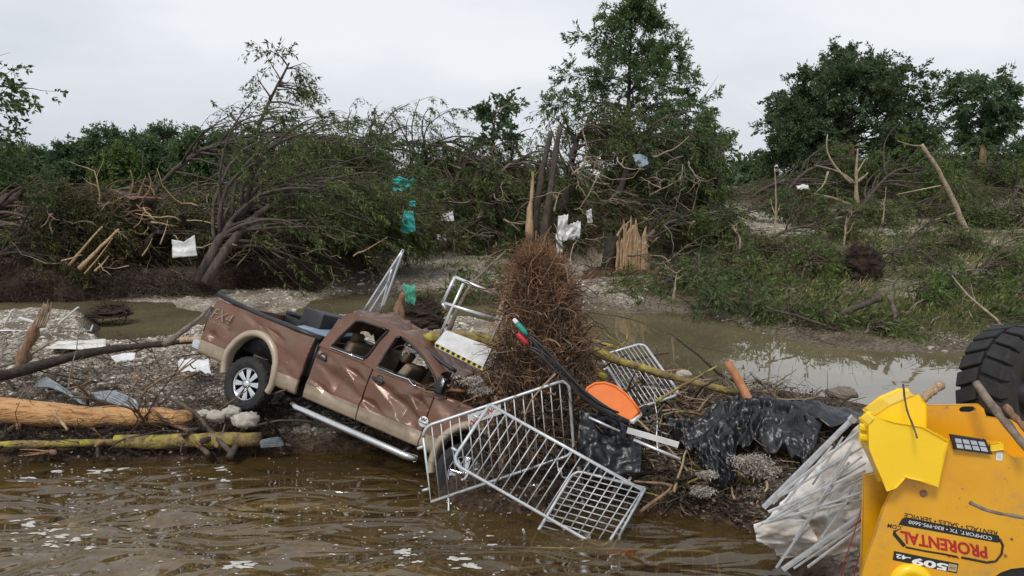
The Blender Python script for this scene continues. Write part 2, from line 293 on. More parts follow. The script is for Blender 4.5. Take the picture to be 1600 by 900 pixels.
def ground_mat():
    m = bpy.data.materials.new('ground'); m.use_nodes = True; n = m.node_tree.nodes; l = m.node_tree.links.new; b = n['Principled BSDF']; b.inputs['Roughness'].default_value = .92; b.inputs['Specular IOR Level'].default_value = .25
    g = n.new('ShaderNodeTexCoord'); v = n.new('ShaderNodeTexVoronoi'); v.inputs['Scale'].default_value = 17; v2 = n.new('ShaderNodeTexVoronoi'); v2.inputs['Scale'].default_value = 6
    l(g.outputs['Object'], v.inputs['Vector']); l(g.outputs['Object'], v2.inputs['Vector'])
    sep = n.new('ShaderNodeSeparateColor'); l(v.outputs['Color'], sep.inputs[0])
    r = n.new('ShaderNodeValToRGB'); e = r.color_ramp.elements; e[0].color = (.17, .14, .11, 1); e[1].color = (.62, .56, .48, 1); x = e.new(.5); x.color = (.38, .335, .28, 1); l(sep.outputs[0], r.inputs[0])
    z = n.new('ShaderNodeTexNoise'); z.inputs['Scale'].default_value = .9; z.inputs['Detail'].default_value = 8; l(g.outputs['Object'], z.inputs['Vector'])
    r2 = n.new('ShaderNodeValToRGB'); e = r2.color_ramp.elements; e[0].position = .35; e[1].position = .7; e[0].color = (.6, .55, .48, 1); e[1].color = (1.1, 1.1, 1.1, 1); l(z.outputs[0], r2.inputs[0])
    mm = n.new('ShaderNodeMix'); mm.data_type = 'RGBA'; mm.blend_type = 'MULTIPLY'; mm.inputs[0].default_value = 1; l(r.outputs[0], mm.inputs[6]); l(r2.outputs[0], mm.inputs[7])
    a = n.new('ShaderNodeVertexColor'); a.layer_name = 'cover'; sa = n.new('ShaderNodeSeparateColor'); l(a.outputs[0], sa.inputs[0])
    z3 = n.new('ShaderNodeTexNoise'); z3.inputs['Scale'].default_value = 7; z3.inputs['Detail'].default_value = 6; l(g.outputs['Object'], z3.inputs['Vector'])
    r3 = n.new('ShaderNodeValToRGB'); e = r3.color_ramp.elements; e[0].position = .35; e[1].position = .68; e[0].color = (.028, .018, .012, 1); e[1].color = (.12, .078, .05, 1); l(z3.outputs[0], r3.inputs[0])
    r4 = n.new('ShaderNodeValToRGB'); e = r4.color_ramp.elements; e[0].position = .35; e[1].position = .68; e[0].color = (.05, .065, .02, 1); e[1].color = (.15, .14, .055, 1); l(z3.outputs[0], r4.inputs[0])
    m1 = n.new('ShaderNodeMix'); m1.data_type = 'RGBA'; l(sa.outputs[0], m1.inputs[0]); l(mm.outputs[2], m1.inputs[6]); l(r3.outputs[0], m1.inputs[7])
    m2 = n.new('ShaderNodeMix'); m2.data_type = 'RGBA'; l(sa.outputs[1], m2.inputs[0]); l(m1.outputs[2], m2.inputs[6]); l(r4.outputs[0], m2.inputs[7]); l(m2.outputs[2], b.inputs['Base Color'])
    ad = n.new('ShaderNodeMath'); l(v.outputs[0], ad.inputs[0]); l(z3.outputs[0], ad.inputs[1]); bp = n.new('ShaderNodeBump'); bp.inputs['Strength'].default_value = .9; bp.inputs['Distance'].default_value = .05; l(ad.outputs[0], bp.inputs['Height']); l(bp.outputs[0], b.inputs['Normal'])
    return m
tag(link('ground', tm, ground_mat()), 'gravel bar, muddy banks and rising flood plain', kind='structure')
# ------------------------------------------------------------------ water
def water_mat(name, col, see, bump, scale, stretch, rough=.03, ior=1.36):
    m = bpy.data.materials.new(name); m.use_nodes = True; n = m.node_tree.nodes; l = m.node_tree.links.new; n.clear()
    out = n.new('ShaderNodeOutputMaterial'); df = n.new('ShaderNodeBsdfDiffuse'); tr = n.new('ShaderNodeBsdfTransparent'); gl = n.new('ShaderNodeBsdfGlossy'); gl.inputs['Roughness'].default_value = rough
    g = n.new('ShaderNodeTexCoord'); mp = n.new('ShaderNodeMapping'); mp.inputs['Scale'].default_value = stretch; mp.inputs['Rotation'].default_value = (0, 0, .45); l(g.outputs['Object'], mp.inputs[0])
    z = n.new('ShaderNodeTexNoise'); z.inputs['Scale'].default_value = scale; z.inputs['Detail'].default_value = 2.0; z.inputs['Distortion'].default_value = 1.0; l(mp.outputs[0], z.inputs['Vector'])
    zb = n.new('ShaderNodeTexNoise'); zb.inputs['Scale'].default_value = .35; l(g.outputs['Object'], zb.inputs['Vector'])
    mr = n.new('ShaderNodeMapRange'); mr.inputs['From Min'].default_value = .35; mr.inputs['From Max'].default_value = .62; mr.inputs['To Min'].default_value = .25; mr.inputs['To Max'].default_value = 1; l(zb.outputs[0], mr.inputs[0])
    mu = n.new('ShaderNodeMath'); mu.operation = 'MULTIPLY'; l(z.outputs[0], mu.inputs[0]); l(mr.outputs[0], mu.inputs[1])
    bp = n.new('ShaderNodeBump'); bp.inputs['Strength'].default_value = 1; bp.inputs['Distance'].default_value = bump; l(mu.outputs[0], bp.inputs['Height'])
    c = n.new('ShaderNodeValToRGB'); e = c.color_ramp.elements; e[0].position = .35; e[1].position = .7; e[0].color = (*[v * .75 for v in col], 1); e[1].color = (*[v * 1.2 for v in col], 1); l(zb.outputs[0], c.inputs[0]); l(c.outputs[0], df.inputs[0])
    tr.inputs[0].default_value = (.86, .74, .42, 1)
    a = n.new('ShaderNodeMixShader'); a.inputs[0].default_value = see; l(df.outputs[0], a.inputs[1]); l(tr.outputs[0], a.inputs[2])
    fr = n.new('ShaderNodeFresnel'); fr.inputs[0].default_value = ior; l(bp.outputs[0], fr.inputs[1]); l(bp.outputs[0], gl.inputs['Normal'])
    f = n.new('ShaderNodeMixShader'); l(fr.outputs[0], f.inputs[0]); l(a.outputs[0], f.inputs[1]); l(gl.outputs[0], f.inputs[2]); l(f.outputs[0], out.inputs[0]); return m
div = [(-120, 17), (-14, 16.3), (-6, 16), (-1, 13.6), (1.2, 12.4), (4, 11.6), (8, 10.5), (40, 9)]
tag(link('river', MB().poly(([(x, y, 0) for x, y in div] + [(40, 2, 0), (-120, 2, 0)])[::-1]).mesh('river', smooth=False), water_mat('river_water', (.25, .165, .062), .72, .34, .85, (1, 2.0, 1), .05, 1.75)), 'brown rippled flood water', kind='structure')
tag(link('pool', MB().poly([(x, y + .01, 0) for x, y in div] + [(200, 60, 0), (-200, 60, 0)]).mesh('pool', smooth=False), water_mat('pool_water', (.20, .165, .095), .15, .004, .8, (1, 1.6, 1), .012, 4.2)), 'still muddy backwater', kind='structure')
# foam on the river
fm = MB()
def foam(px, py, r, k=22):
    c = G(px, py, .004); a = np.arange(k) * 2 * np.pi / k; ph = rng.random(4) * 6.3; rr = r * (.55 + .22 * np.sin(2 * a + ph[0]) + .18 * np.sin(3 * a + ph[1]) + .14 * np.sin(5 * a + ph[2]) + .12 * rng.random(k)); 
    v = np.stack([c[0] + rr * np.cos(a) * 1.5, c[1] + rr * np.sin(a) * .8, np.full(k, .006)], -1); v = np.concatenate([v, [[c[0], c[1], .016]]]); i = np.arange(k)
    fm.add(v, None, np.stack([i, (i + 1) % k, np.full(k, k)], -1))
for x, y, n, s, r in ((120, 730, 26, 60, .09), (60, 840, 34, 60, .10), (300, 740, 14, 50, .07), (625, 870, 9, 25, .09), (760, 885, 12, 40, .11), (370, 888, 7, 22, .10), (590, 845, 14, 60, .035), (300, 800, 120, 180, .014), (650, 830, 80, 120, .013), (120, 760, 80, 110, .018), (700, 840, 10, 40, .04), (560, 790, 24, 90, .022), (420, 760, 60, 160, .02), (480, 860, 60, 150, .025), (180, 790, 30, 120, .04), (800, 850, 10, 60, .05)):
    for _ in range(n): foam(x + rng.normal() * s, y + rng.normal() * s * .28, r * (.15 + rng.random() ** 2.2))
tag(link('foam', fm.mesh('foam'), M['foam']), 'white foam flecks drifting on the river', 'foam', kind='stuff')
# loose stones
def stones(name, pts, r, m, label):
    ico = np.array([[0, 0, 1], [.89, 0, .45], [.28, .85, .45], [-.72, .53, .45], [-.72, -.53, .45], [.28, -.85, .45], [.72, .53, -.45], [-.28, .85, -.45], [-.89, 0, -.45], [-.28, -.85, -.45], [.72, -.53, -.45], [0, 0, -1]])
    tri = np.array([[0, 1, 2], [0, 2, 3], [0, 3, 4], [0, 4, 5], [0, 5, 1], [1, 6, 2], [2, 7, 3], [3, 8, 4], [4, 9, 5], [5, 10, 1], [6, 7, 2], [7, 8, 3], [8, 9, 4], [9, 10, 5], [10, 6, 1], [11, 7, 6], [11, 8, 7], [11, 9, 8], [11, 10, 9], [11, 6, 10]])
    k = len(pts); sc_ = r[:, None, None] * (.6 + .8 * rng.random((k, 1, 3))) * np.array([1.2, 1.2, .7]); V = pts[:, None] + ico * sc_ * (.8 + .4 * rng.random((k, 12, 1)))
    tag(link(name, MB().add(V, None, (tri[None] + 12 * np.arange(k)[:, None, None]).reshape(-1, 3)).mesh(name, smooth=False), m), label, 'stones', kind='stuff')
sm = mat('river_pebbles', (.32, .285, .235), (.48, .44, .38), 4, .9, island=.6)
xy = np.stack([rng.uniform(-16, -1, 16000), rng.uniform(12.4, 24, 16000)], -1); s = sdist(BAR, *xy.T); xy = xy[(s > .25)]; z = TH(*xy.T)
stones('pebbles', np.column_stack([xy, z]), rng.gamma(2.0, .009, len(xy)) + .008, sm, 'pale river pebbles on the gravel bar')
xy = np.stack([rng.uniform(-14, 30, 16000), rng.uniform(18, 56, 16000)], -1); s = sdist(FAR, *xy.T); k = (s > .1) & (mound_z(*xy.T) < .2) & ((xy[:, 0] < -1) | (fbm(*xy.T, 3, 40, 4) < .5)); xy = xy[k]; z = TH(*xy.T)
stones('shore_gravel', np.column_stack([xy, z]), rng.gamma(2.0, .012, len(xy)) + .012, sm, 'pale gravel on the far shore')
# ------------------------------------------------------------------ trees
def shoots(S, D, Ln, m, bend, amt, wig, r):
    S = np.asarray(S, float); k = len(S); d = nrm(D); p = S.copy(); out = [p]; st = np.broadcast_to(Ln, k)[:, None] / (m - 1); bend = np.asarray(bend, float)
    for _ in range(m - 1):
        d = nrm(d + bend * amt / (m - 1) + r.normal(size=(k, 3)) * wig); p = p + d * st; out.append(p)
    return np.stack(out, 1)
def along(Pk, idx, t):                   # points and tangents on polylines
    m = Pk.shape[1]; f = np.clip(t, 0, .999) * (m - 1); i = f.astype(int); u = (f - i)[:, None]
    a = Pk[idx, i]; b = Pk[idx, i + 1]; return a + (b - a) * u, nrm(b - a)
def resample(pts, m):
    pts = np.asarray(pts, float); s = np.concatenate([[0], np.cumsum(np.linalg.norm(np.diff(pts, axis=0), axis=1))]); t = np.linspace(0, s[-1], m)
    return np.stack([np.interp(t, s, pts[:, k]) for k in range(3)], -1)
def smooth_line(pts, m):
    pts = np.asarray(pts, float)
    for _ in range(2):
        q = [pts[0]]
        for a, b in zip(pts[:-1], pts[1:]): q += [a * .75 + b * .25, a * .25 + b * .75]
        pts = np.array(q + [pts[-1]])
    return resample(pts, m)
def perp(T, r): return nrm(np.cross(T, r.normal(size=T.shape)))
def taper(k, m, r0, r1=.15): return np.asarray(r0)[:, None] * np.linspace(1, r1, m) if np.ndim(r0) else np.full((k, 1), r0) * np.linspace(1, r1, m)
def fallen(name, label, pix, r0, n1=14, L1=3.0, flow=(1, 0, -.35), amt=1.3, leafn=2600, lm='leafA', bm='bark', seed=0, group=None, cat='tree', t0=.25, ll=.26, lw=.055, sub=6, spread=.75, r1=.3, subw=.014, split=None, extra=None, world=None):
    """a tree or limb: the trunk line is given, limbs sweep off it and trail along the flow"""
    r = np.random.default_rng(seed + 100); pts = np.array([P(*p) for p in pix]) if world is None else np.asarray(world); tr = smooth_line(pts, 12); b = tr[0].copy()
    T = Thing(name, label, cat, b, group); tk = MB(); tr[1:-1] += r.normal(size=(10, 3)) * r0 * .10
    tk.tubes(tr[None], (r0 * np.linspace(1, r1, 12) * (1 + .1 * r.normal(size=12)))[None], 9); fl = np.array(flow, float)
    if extra:
        for e in extra: q = smooth_line([P(*p) for p in e[0]], 8); tk.tubes(q[None], (e[1] * np.linspace(1, .35, 8))[None], 7)
    T.part('trunk', tk, M[bm])
    if n1:
        t = t0 + (1 - t0) * r.random(n1) ** .9; s, tg = along(tr[None], np.zeros(n1, int), t); d = nrm(tg * (1 - spread * .5) + perp(tg, r) * spread)
        d[:, 2] = np.abs(d[:, 2]) * .7 + d[:, 2] * .3; d[:, 1] *= .8
        Lb = L1 * (1.15 - .6 * t) * (.6 + .7 * r.random(n1)); P1 = shoots(s, d, Lb, 8, fl, amt, .10, r); k2 = n1 * sub
        lim = MB(); lim.tubes(P1, taper(n1, 8, r0 * (.34 - .15 * t) * (.7 + .6 * r.random(n1)) + .014, .25), 5)
        i2 = r.integers(0, n1, k2); t2 = .15 + .85 * r.random(k2); s2, g2 = along(P1, i2, t2); d2 = nrm(g2 * .8 + perp(g2, r) * .7 + fl * .15)
        P2 = shoots(s2, d2, L1 * .42 * (.4 + r.random(k2)), 5, fl * np.array([.7, .7, 1.2]), amt * .8, .14, r); lim.tubes(P2, taper(k2, 5, subw, .3), 3, False)
        T.part('limbs', lim, M['bark_dark' if bm == 'bark_dark' and seed % 2 else 'bark' if bm == 'bark' else 'twig' if bm != 'pale_twig' else 'pale_twig'], kind='stuff')
        if leafn:
            ni = leafn // 9; i3 = r.integers(0, k2, ni); t3 = .2 + .8 * r.random(ni); s3, g3 = along(P2, i3, t3)
            d3 = nrm(g3 * .9 + perp(g3, r) * .5 + fl * .4 + np.array([0, 0, -.35])); P3 = shoots(s3, d3, .3 + .45 * r.random(ni), 3, (0, 0, -1), .5, .1, r)
            ii = np.repeat(np.arange(ni), 9); c, g = along(P3, ii, r.random(len(ii))); dd = nrm(g * .8 + perp(g, r) * .75); lf = MB(); lf.leaves(c, dd, ll * (.6 + .8 * r.random(len(ii))), lw * (.6 + .8 * r.random(len(ii))), r)
            T.part('crown', lf, M[lm], kind='stuff')
    return T
def upright(name, label, base, top, prof, r0, nb, leafn, lm, bm='bark_dark', seed=0, group=None, rise=.35, droop=-.2, ll=.4, lw=.2, clump=.45, trunk_from=.0, sub=5, lean=None, patch=None, flat=1.0):
    """a standing tree: prof = [(height fraction, crown radius)]"""
    r = np.random.default_rng(seed + 500); base = np.asarray(base, float); top = np.asarray(top, float); Hh = np.linalg.norm(top - base); T = Thing(name, label, 'tree', base, group)
    tr = smooth_line([base, base * .6 + top * .4 + r.normal(size=3) * .02 * Hh, top], 14); tk = MB(); tk.tubes(tr[None], (r0 * np.linspace(1, .08, 14))[None], 9)
    pf = np.array(prof); t = r.uniform(max(pf[0, 0] - .05, .05), .98, nb) ; s, tg = along(tr[None], np.zeros(nb, int), t); rad = np.interp(t, pf[:, 0], pf[:, 1]); az = r.random(nb) * 6.283
    d = np.stack([np.cos(az), np.sin(az), rise + .25 * r.normal(size=nb) + .5 * np.clip(t - .75, 0, 1)], -1); P1 = shoots(s - np.array([0, 0, 1]) * (rad * rise * .5)[:, None], d, rad * (.75 + .4 * r.random(nb)), 7, (0, 0, droop), 1, .08, r)
    tk.tubes(P1, taper(nb, 7, r0 * .28 * (1.1 - .8 * t) + .012, .2), 5); k2 = nb * sub; i2 = r.integers(0, nb, k2); t2 = .3 + .7 * r.random(k2) ** .8; s2, g2 = along(P1, i2, t2)
    d2 = nrm(g2 * .8 + perp(g2, r) * .75 + np.array([0, 0, .15])); d2[:, 2] *= flat; P2 = shoots(s2, d2, rad[i2] * .34 * (.4 + r.random(k2)), 5, (0, 0, droop * .5), 1, .15, r); tk.tubes(P2, taper(k2, 5, .022 * Hh / 15, .3), 3, False)
    T.part('trunk', tk, M[bm])
    k3 = k2 * 3; i3 = r.integers(0, k2, k3); s3, g3 = along(P2, i3, .2 + .8 * r.random(k3)); d3 = nrm(g3 * .7 + perp(g3, r) * .8); d3[:, 2] *= flat; P3 = shoots(s3, d3, clump * 2.2 * (.5 + r.random(k3)), 4, (0, 0, droop), .8, .15, r)
    i4 = r.integers(0, k3, leafn); c, g = along(P3, i4, r.random(leafn)); off = r.normal(size=(leafn, 3)) * clump * .22; lf = MB()
    lf.leaves(c + off, nrm(g * .8 + perp(g, r) * .7 + np.array([0, 0, droop * .6])), ll * (.5 + r.random(leafn)), lw * (.5 + r.random(leafn)), r)
    T.part('crown', lf, M[lm], kind='stuff'); return T
def ground_at(px, D): x = (px - 800) / F * D; return np.array([x, D, gz(x, D)])
def std(name, label, px, D, ytop, prof, r0, nb, leafn, lm, pxtop=None, **k):    # prof given as (pixel row, half-width in pixels)
    b = ground_at(px, D); t = P(pxtop or px, ytop, D); Hh = t[2] - b[2]
    pf = sorted([((P(px, y, D)[2] - b[2]) / Hh, hw * D / F) for y, hw in prof]); return upright(name, label, b, t, pf, r0, nb, leafn, lm, **k)
# tall bald cypress behind the wreckage
std('cypress_tree', 'tall green cypress standing behind the wreckage, the tallest in the row', 988, 47, 4, [(12, 24), (40, 62), (75, 86), (110, 104), (150, 114), (185, 105), (215, 90)], .26, 62, 32000, 'leafH', seed=1, rise=.6, droop=-.35, ll=.24, lw=.075, clump=.26, sub=7)
std('cypress_tree', 'ragged dark tree leaning beside the tall cypress', 1050, 43, 150, [(160, 30), (190, 55), (225, 70), (260, 70)], .16, 30, 10000, 'leafH', pxtop=1075, seed=2, rise=.25, droop=-.7, ll=.24, lw=.07, clump=.26)
# big rounded tree and its neighbours
std('oak_tree', 'huge dark rounded tree with orange stripped bark on its trunk', 1322, 135, 108, [(112, 46), (130, 78), (160, 100), (200, 115), (240, 116), (268, 94)], .85, 110, 90000, 'leafG', seed=3, rise=.3, droop=-.15, ll=.52, lw=.24, clump=.75, sub=8, flat=.6)
std('cypress_tree', 'pointed grey green cypress top rising above the huge rounded tree', 1312, 142, 70, [(76, 12), (90, 22), (115, 28), (160, 50)], .4, 44, 12000, 'leafG', seed=4, ll=.45, lw=.18, clump=.5)
std('oak_tree', 'dark spreading tree on the shoulder of the huge rounded tree', 1248, 138, 160, [(168, 24), (190, 42), (225, 52), (262, 48)], .4, 50, 30000, 'leafG', seed=5, ll=.42, lw=.2, clump=.62, flat=.6)
std('oak_tree', 'dark low tree filling the gap between the huge tree and the flat topped tree', 1415, 138, 208, [(212, 20), (225, 30), (240, 36), (268, 40)], .4, 50, 30000, 'leafG', seed=6, ll=.42, lw=.2, clump=.62, flat=.6)
std('flat_topped_tree', 'open flat topped tree with stripped trunk and airy crown', 1536, 84, 118, [(118, 22), (140, 46), (165, 56), (190, 46), (205, 26)], .45, 34, 20000, 'leafF', seed=7, rise=.75, droop=-.5, ll=.36, lw=.17, clump=.5, sub=6, flat=.5)
for i, (px, y, hw, lab) in enumerate(((1560, 236, 46, 'dark bushy tree behind the flat topped tree'), (1640, 215, 60, 'dark bushy tree far beyond the flat topped tree'), (1488, 246, 34, 'low dark tree under the flat topped tree'))):
    std('oak_tree', lab, px, 112 + 2 * i, y, [(y + 10, hw * .5), (y + 35, hw), (y + 70, hw), (285, hw * .7)], .4, 45, 18000, 'leafG', seed=20 + i, ll=.42, lw=.2, clump=.65, flat=.6)
# orange bark patches belong to the trunks
def bark_patch(px, D, y0, y1, w, o):
    mb = MB(); c = [P(px, y, D - 1.2) for y in np.linspace(y0, y1, 7)]; mb.tubes(np.array(c)[None], (np.array([.3, .8, 1, .7, .9, .6, .2]) * w)[None], 7)
    solo('stripped_trunk', mb, M['rust_wood'], o, 'tree trunk')
bark_patch(1330, 128, 222, 262, .55, 'orange stripped trunk standing under the huge rounded tree')
bark_patch(1318, 128.5, 232, 256, .20, 'thin stripped trunk beside the orange trunk under the huge tree')
bark_patch(1536, 83.4, 225, 285, .34, 'stripped orange trunk below the flat topped crown')
# tree row beyond the left pile
for i, (px, y, hw, m_) in enumerate(((112, 230, 26, 'leafF'), (158, 206, 32, 'leafF'), (206, 207, 24, 'leafH'), (258, 203, 34, 'leafF'), (318, 206, 36, 'leafH'), (186, 238, 30, 'leafC'), (62, 236, 30, 'leafF'), (10, 214, 34, 'leafG'), (372, 212, 34, 'leafF'), (232, 226, 24, 'leafF'), (520, 226, 28, 'leafF'), (575, 240, 30, 'leafF'), (-40, 220, 36, 'leafF'), (455, 236, 30, 'leafF'))):
    row_lab = ['short rounded tree beyond the brush, low between two taller crowns', 'tall rounded tree beyond the uprooted stump', 'dark narrow crown beside the tall rounded tree beyond the stump', 'broad rounded tree beyond the long bent trunk', 'dark broad tree behind the leaning sapling', '', 'low rounded tree beyond the brown river bank', 'dark tree behind the drooping streamside tree', 'rounded tree half hidden behind the leaning sapling crown', 'small crown between the narrow dark tree and the broad one', 'rounded tree showing through the dip in the brush beside the sapling', 'low crown behind the bent brown tree of the middle pile', 'rounded tree upstream beyond the streamside tree', 'low crown behind the flattened dark green tree'][i]; D = 100 - 8 * (m_ == 'leafC') + 4 * (i % 4)
    std('broadleaf_tree', 'bright yellow green round tree in front of the distant row' if m_ == 'leafC' else row_lab, px, D, y, [(y + 4, hw * .4), (y + 18, hw * .85), (y + 42, hw), (y + 75, hw * .9)], .3, 36, 11000, m_, seed=40 + i, ll=.40, lw=.2, clump=.55, group=None if m_ == 'leafC' else 'distant tree row', flat=.75)
std('broadleaf_tree', 'faint rounded tree far off in the gap beside the huge tree', 1172, 190, 264, [(266, 10), (272, 20), (284, 24)], .4, 30, 2600, 'leafF', seed=70, ll=1.2, lw=.7, clump=1.4)
fw = MB(); k = 26000; x = rng.uniform(-260, 260, k); D = rng.uniform(195, 215, k); zz = 3.2 + rng.random(k) * (2.6 + 2.2 * vnoise(x, D * 0, 14, 3)); fw.leaves(np.stack([x, D, zz - 2.4], -1), rng.normal(size=(k, 3)), 2.2, 1.3)
tag(link('distant_woods', fw.mesh('distant_woods'), M['leafF']), 'low far-off woods along the horizon', 'woods', kind='stuff')
# near tree reaching in at the picture edge: long limbs with separate leaves
fallen('streamside_tree', 'sparse leafy tree with drooping limbs reaching over the brown river bank', [(-75, 420, 27), (-62, 250, 27), (-40, 160, 27), (-15, 108, 27)], .20, 16, 2.4, (.9, 0, -.12), .7, 2100, 'leafB', 'bark_dark', 81, ll=.17, lw=.10, t0=.45, sub=5, spread=1.1)
fallen('leaning_sapling', 'slender leaning tree with feathery sparse crown above the brush pile', [(378, 300, 35.5), (402, 200, 35.5), (425, 150, 35.5), (452, 98, 35.5)], .12, 20, 1.7, (.35, 0, -.35), .7, 2000, 'leafA', 'bark', 82, ll=.22, lw=.06, t0=.35, sub=5, spread=1.0)
fallen('broadleaf_sapling', 'thin leafy sapling poking above the middle of the brush pile', [(768, 290, 44), (770, 240, 44), (772, 205, 44), (774, 172, 44)], .10, 14, 1.5, (0, 0, .1), .5, 1500, 'leafF', 'pale_twig', 83, ll=.26, lw=.16, t0=.4, sub=4, spread=1.0)
fallen('broadleaf_sapling', 'wispy sapling with bare twigs at the end of the brush pile', [(1112, 330, 37), (1116, 280, 37), (1122, 250, 37), (1128, 230, 37)], .06, 10, 1.2, (0, 0, .2), .5, 500, 'leafA', 'pale_twig', 84, ll=.2, lw=.09, t0=.3, sub=4)
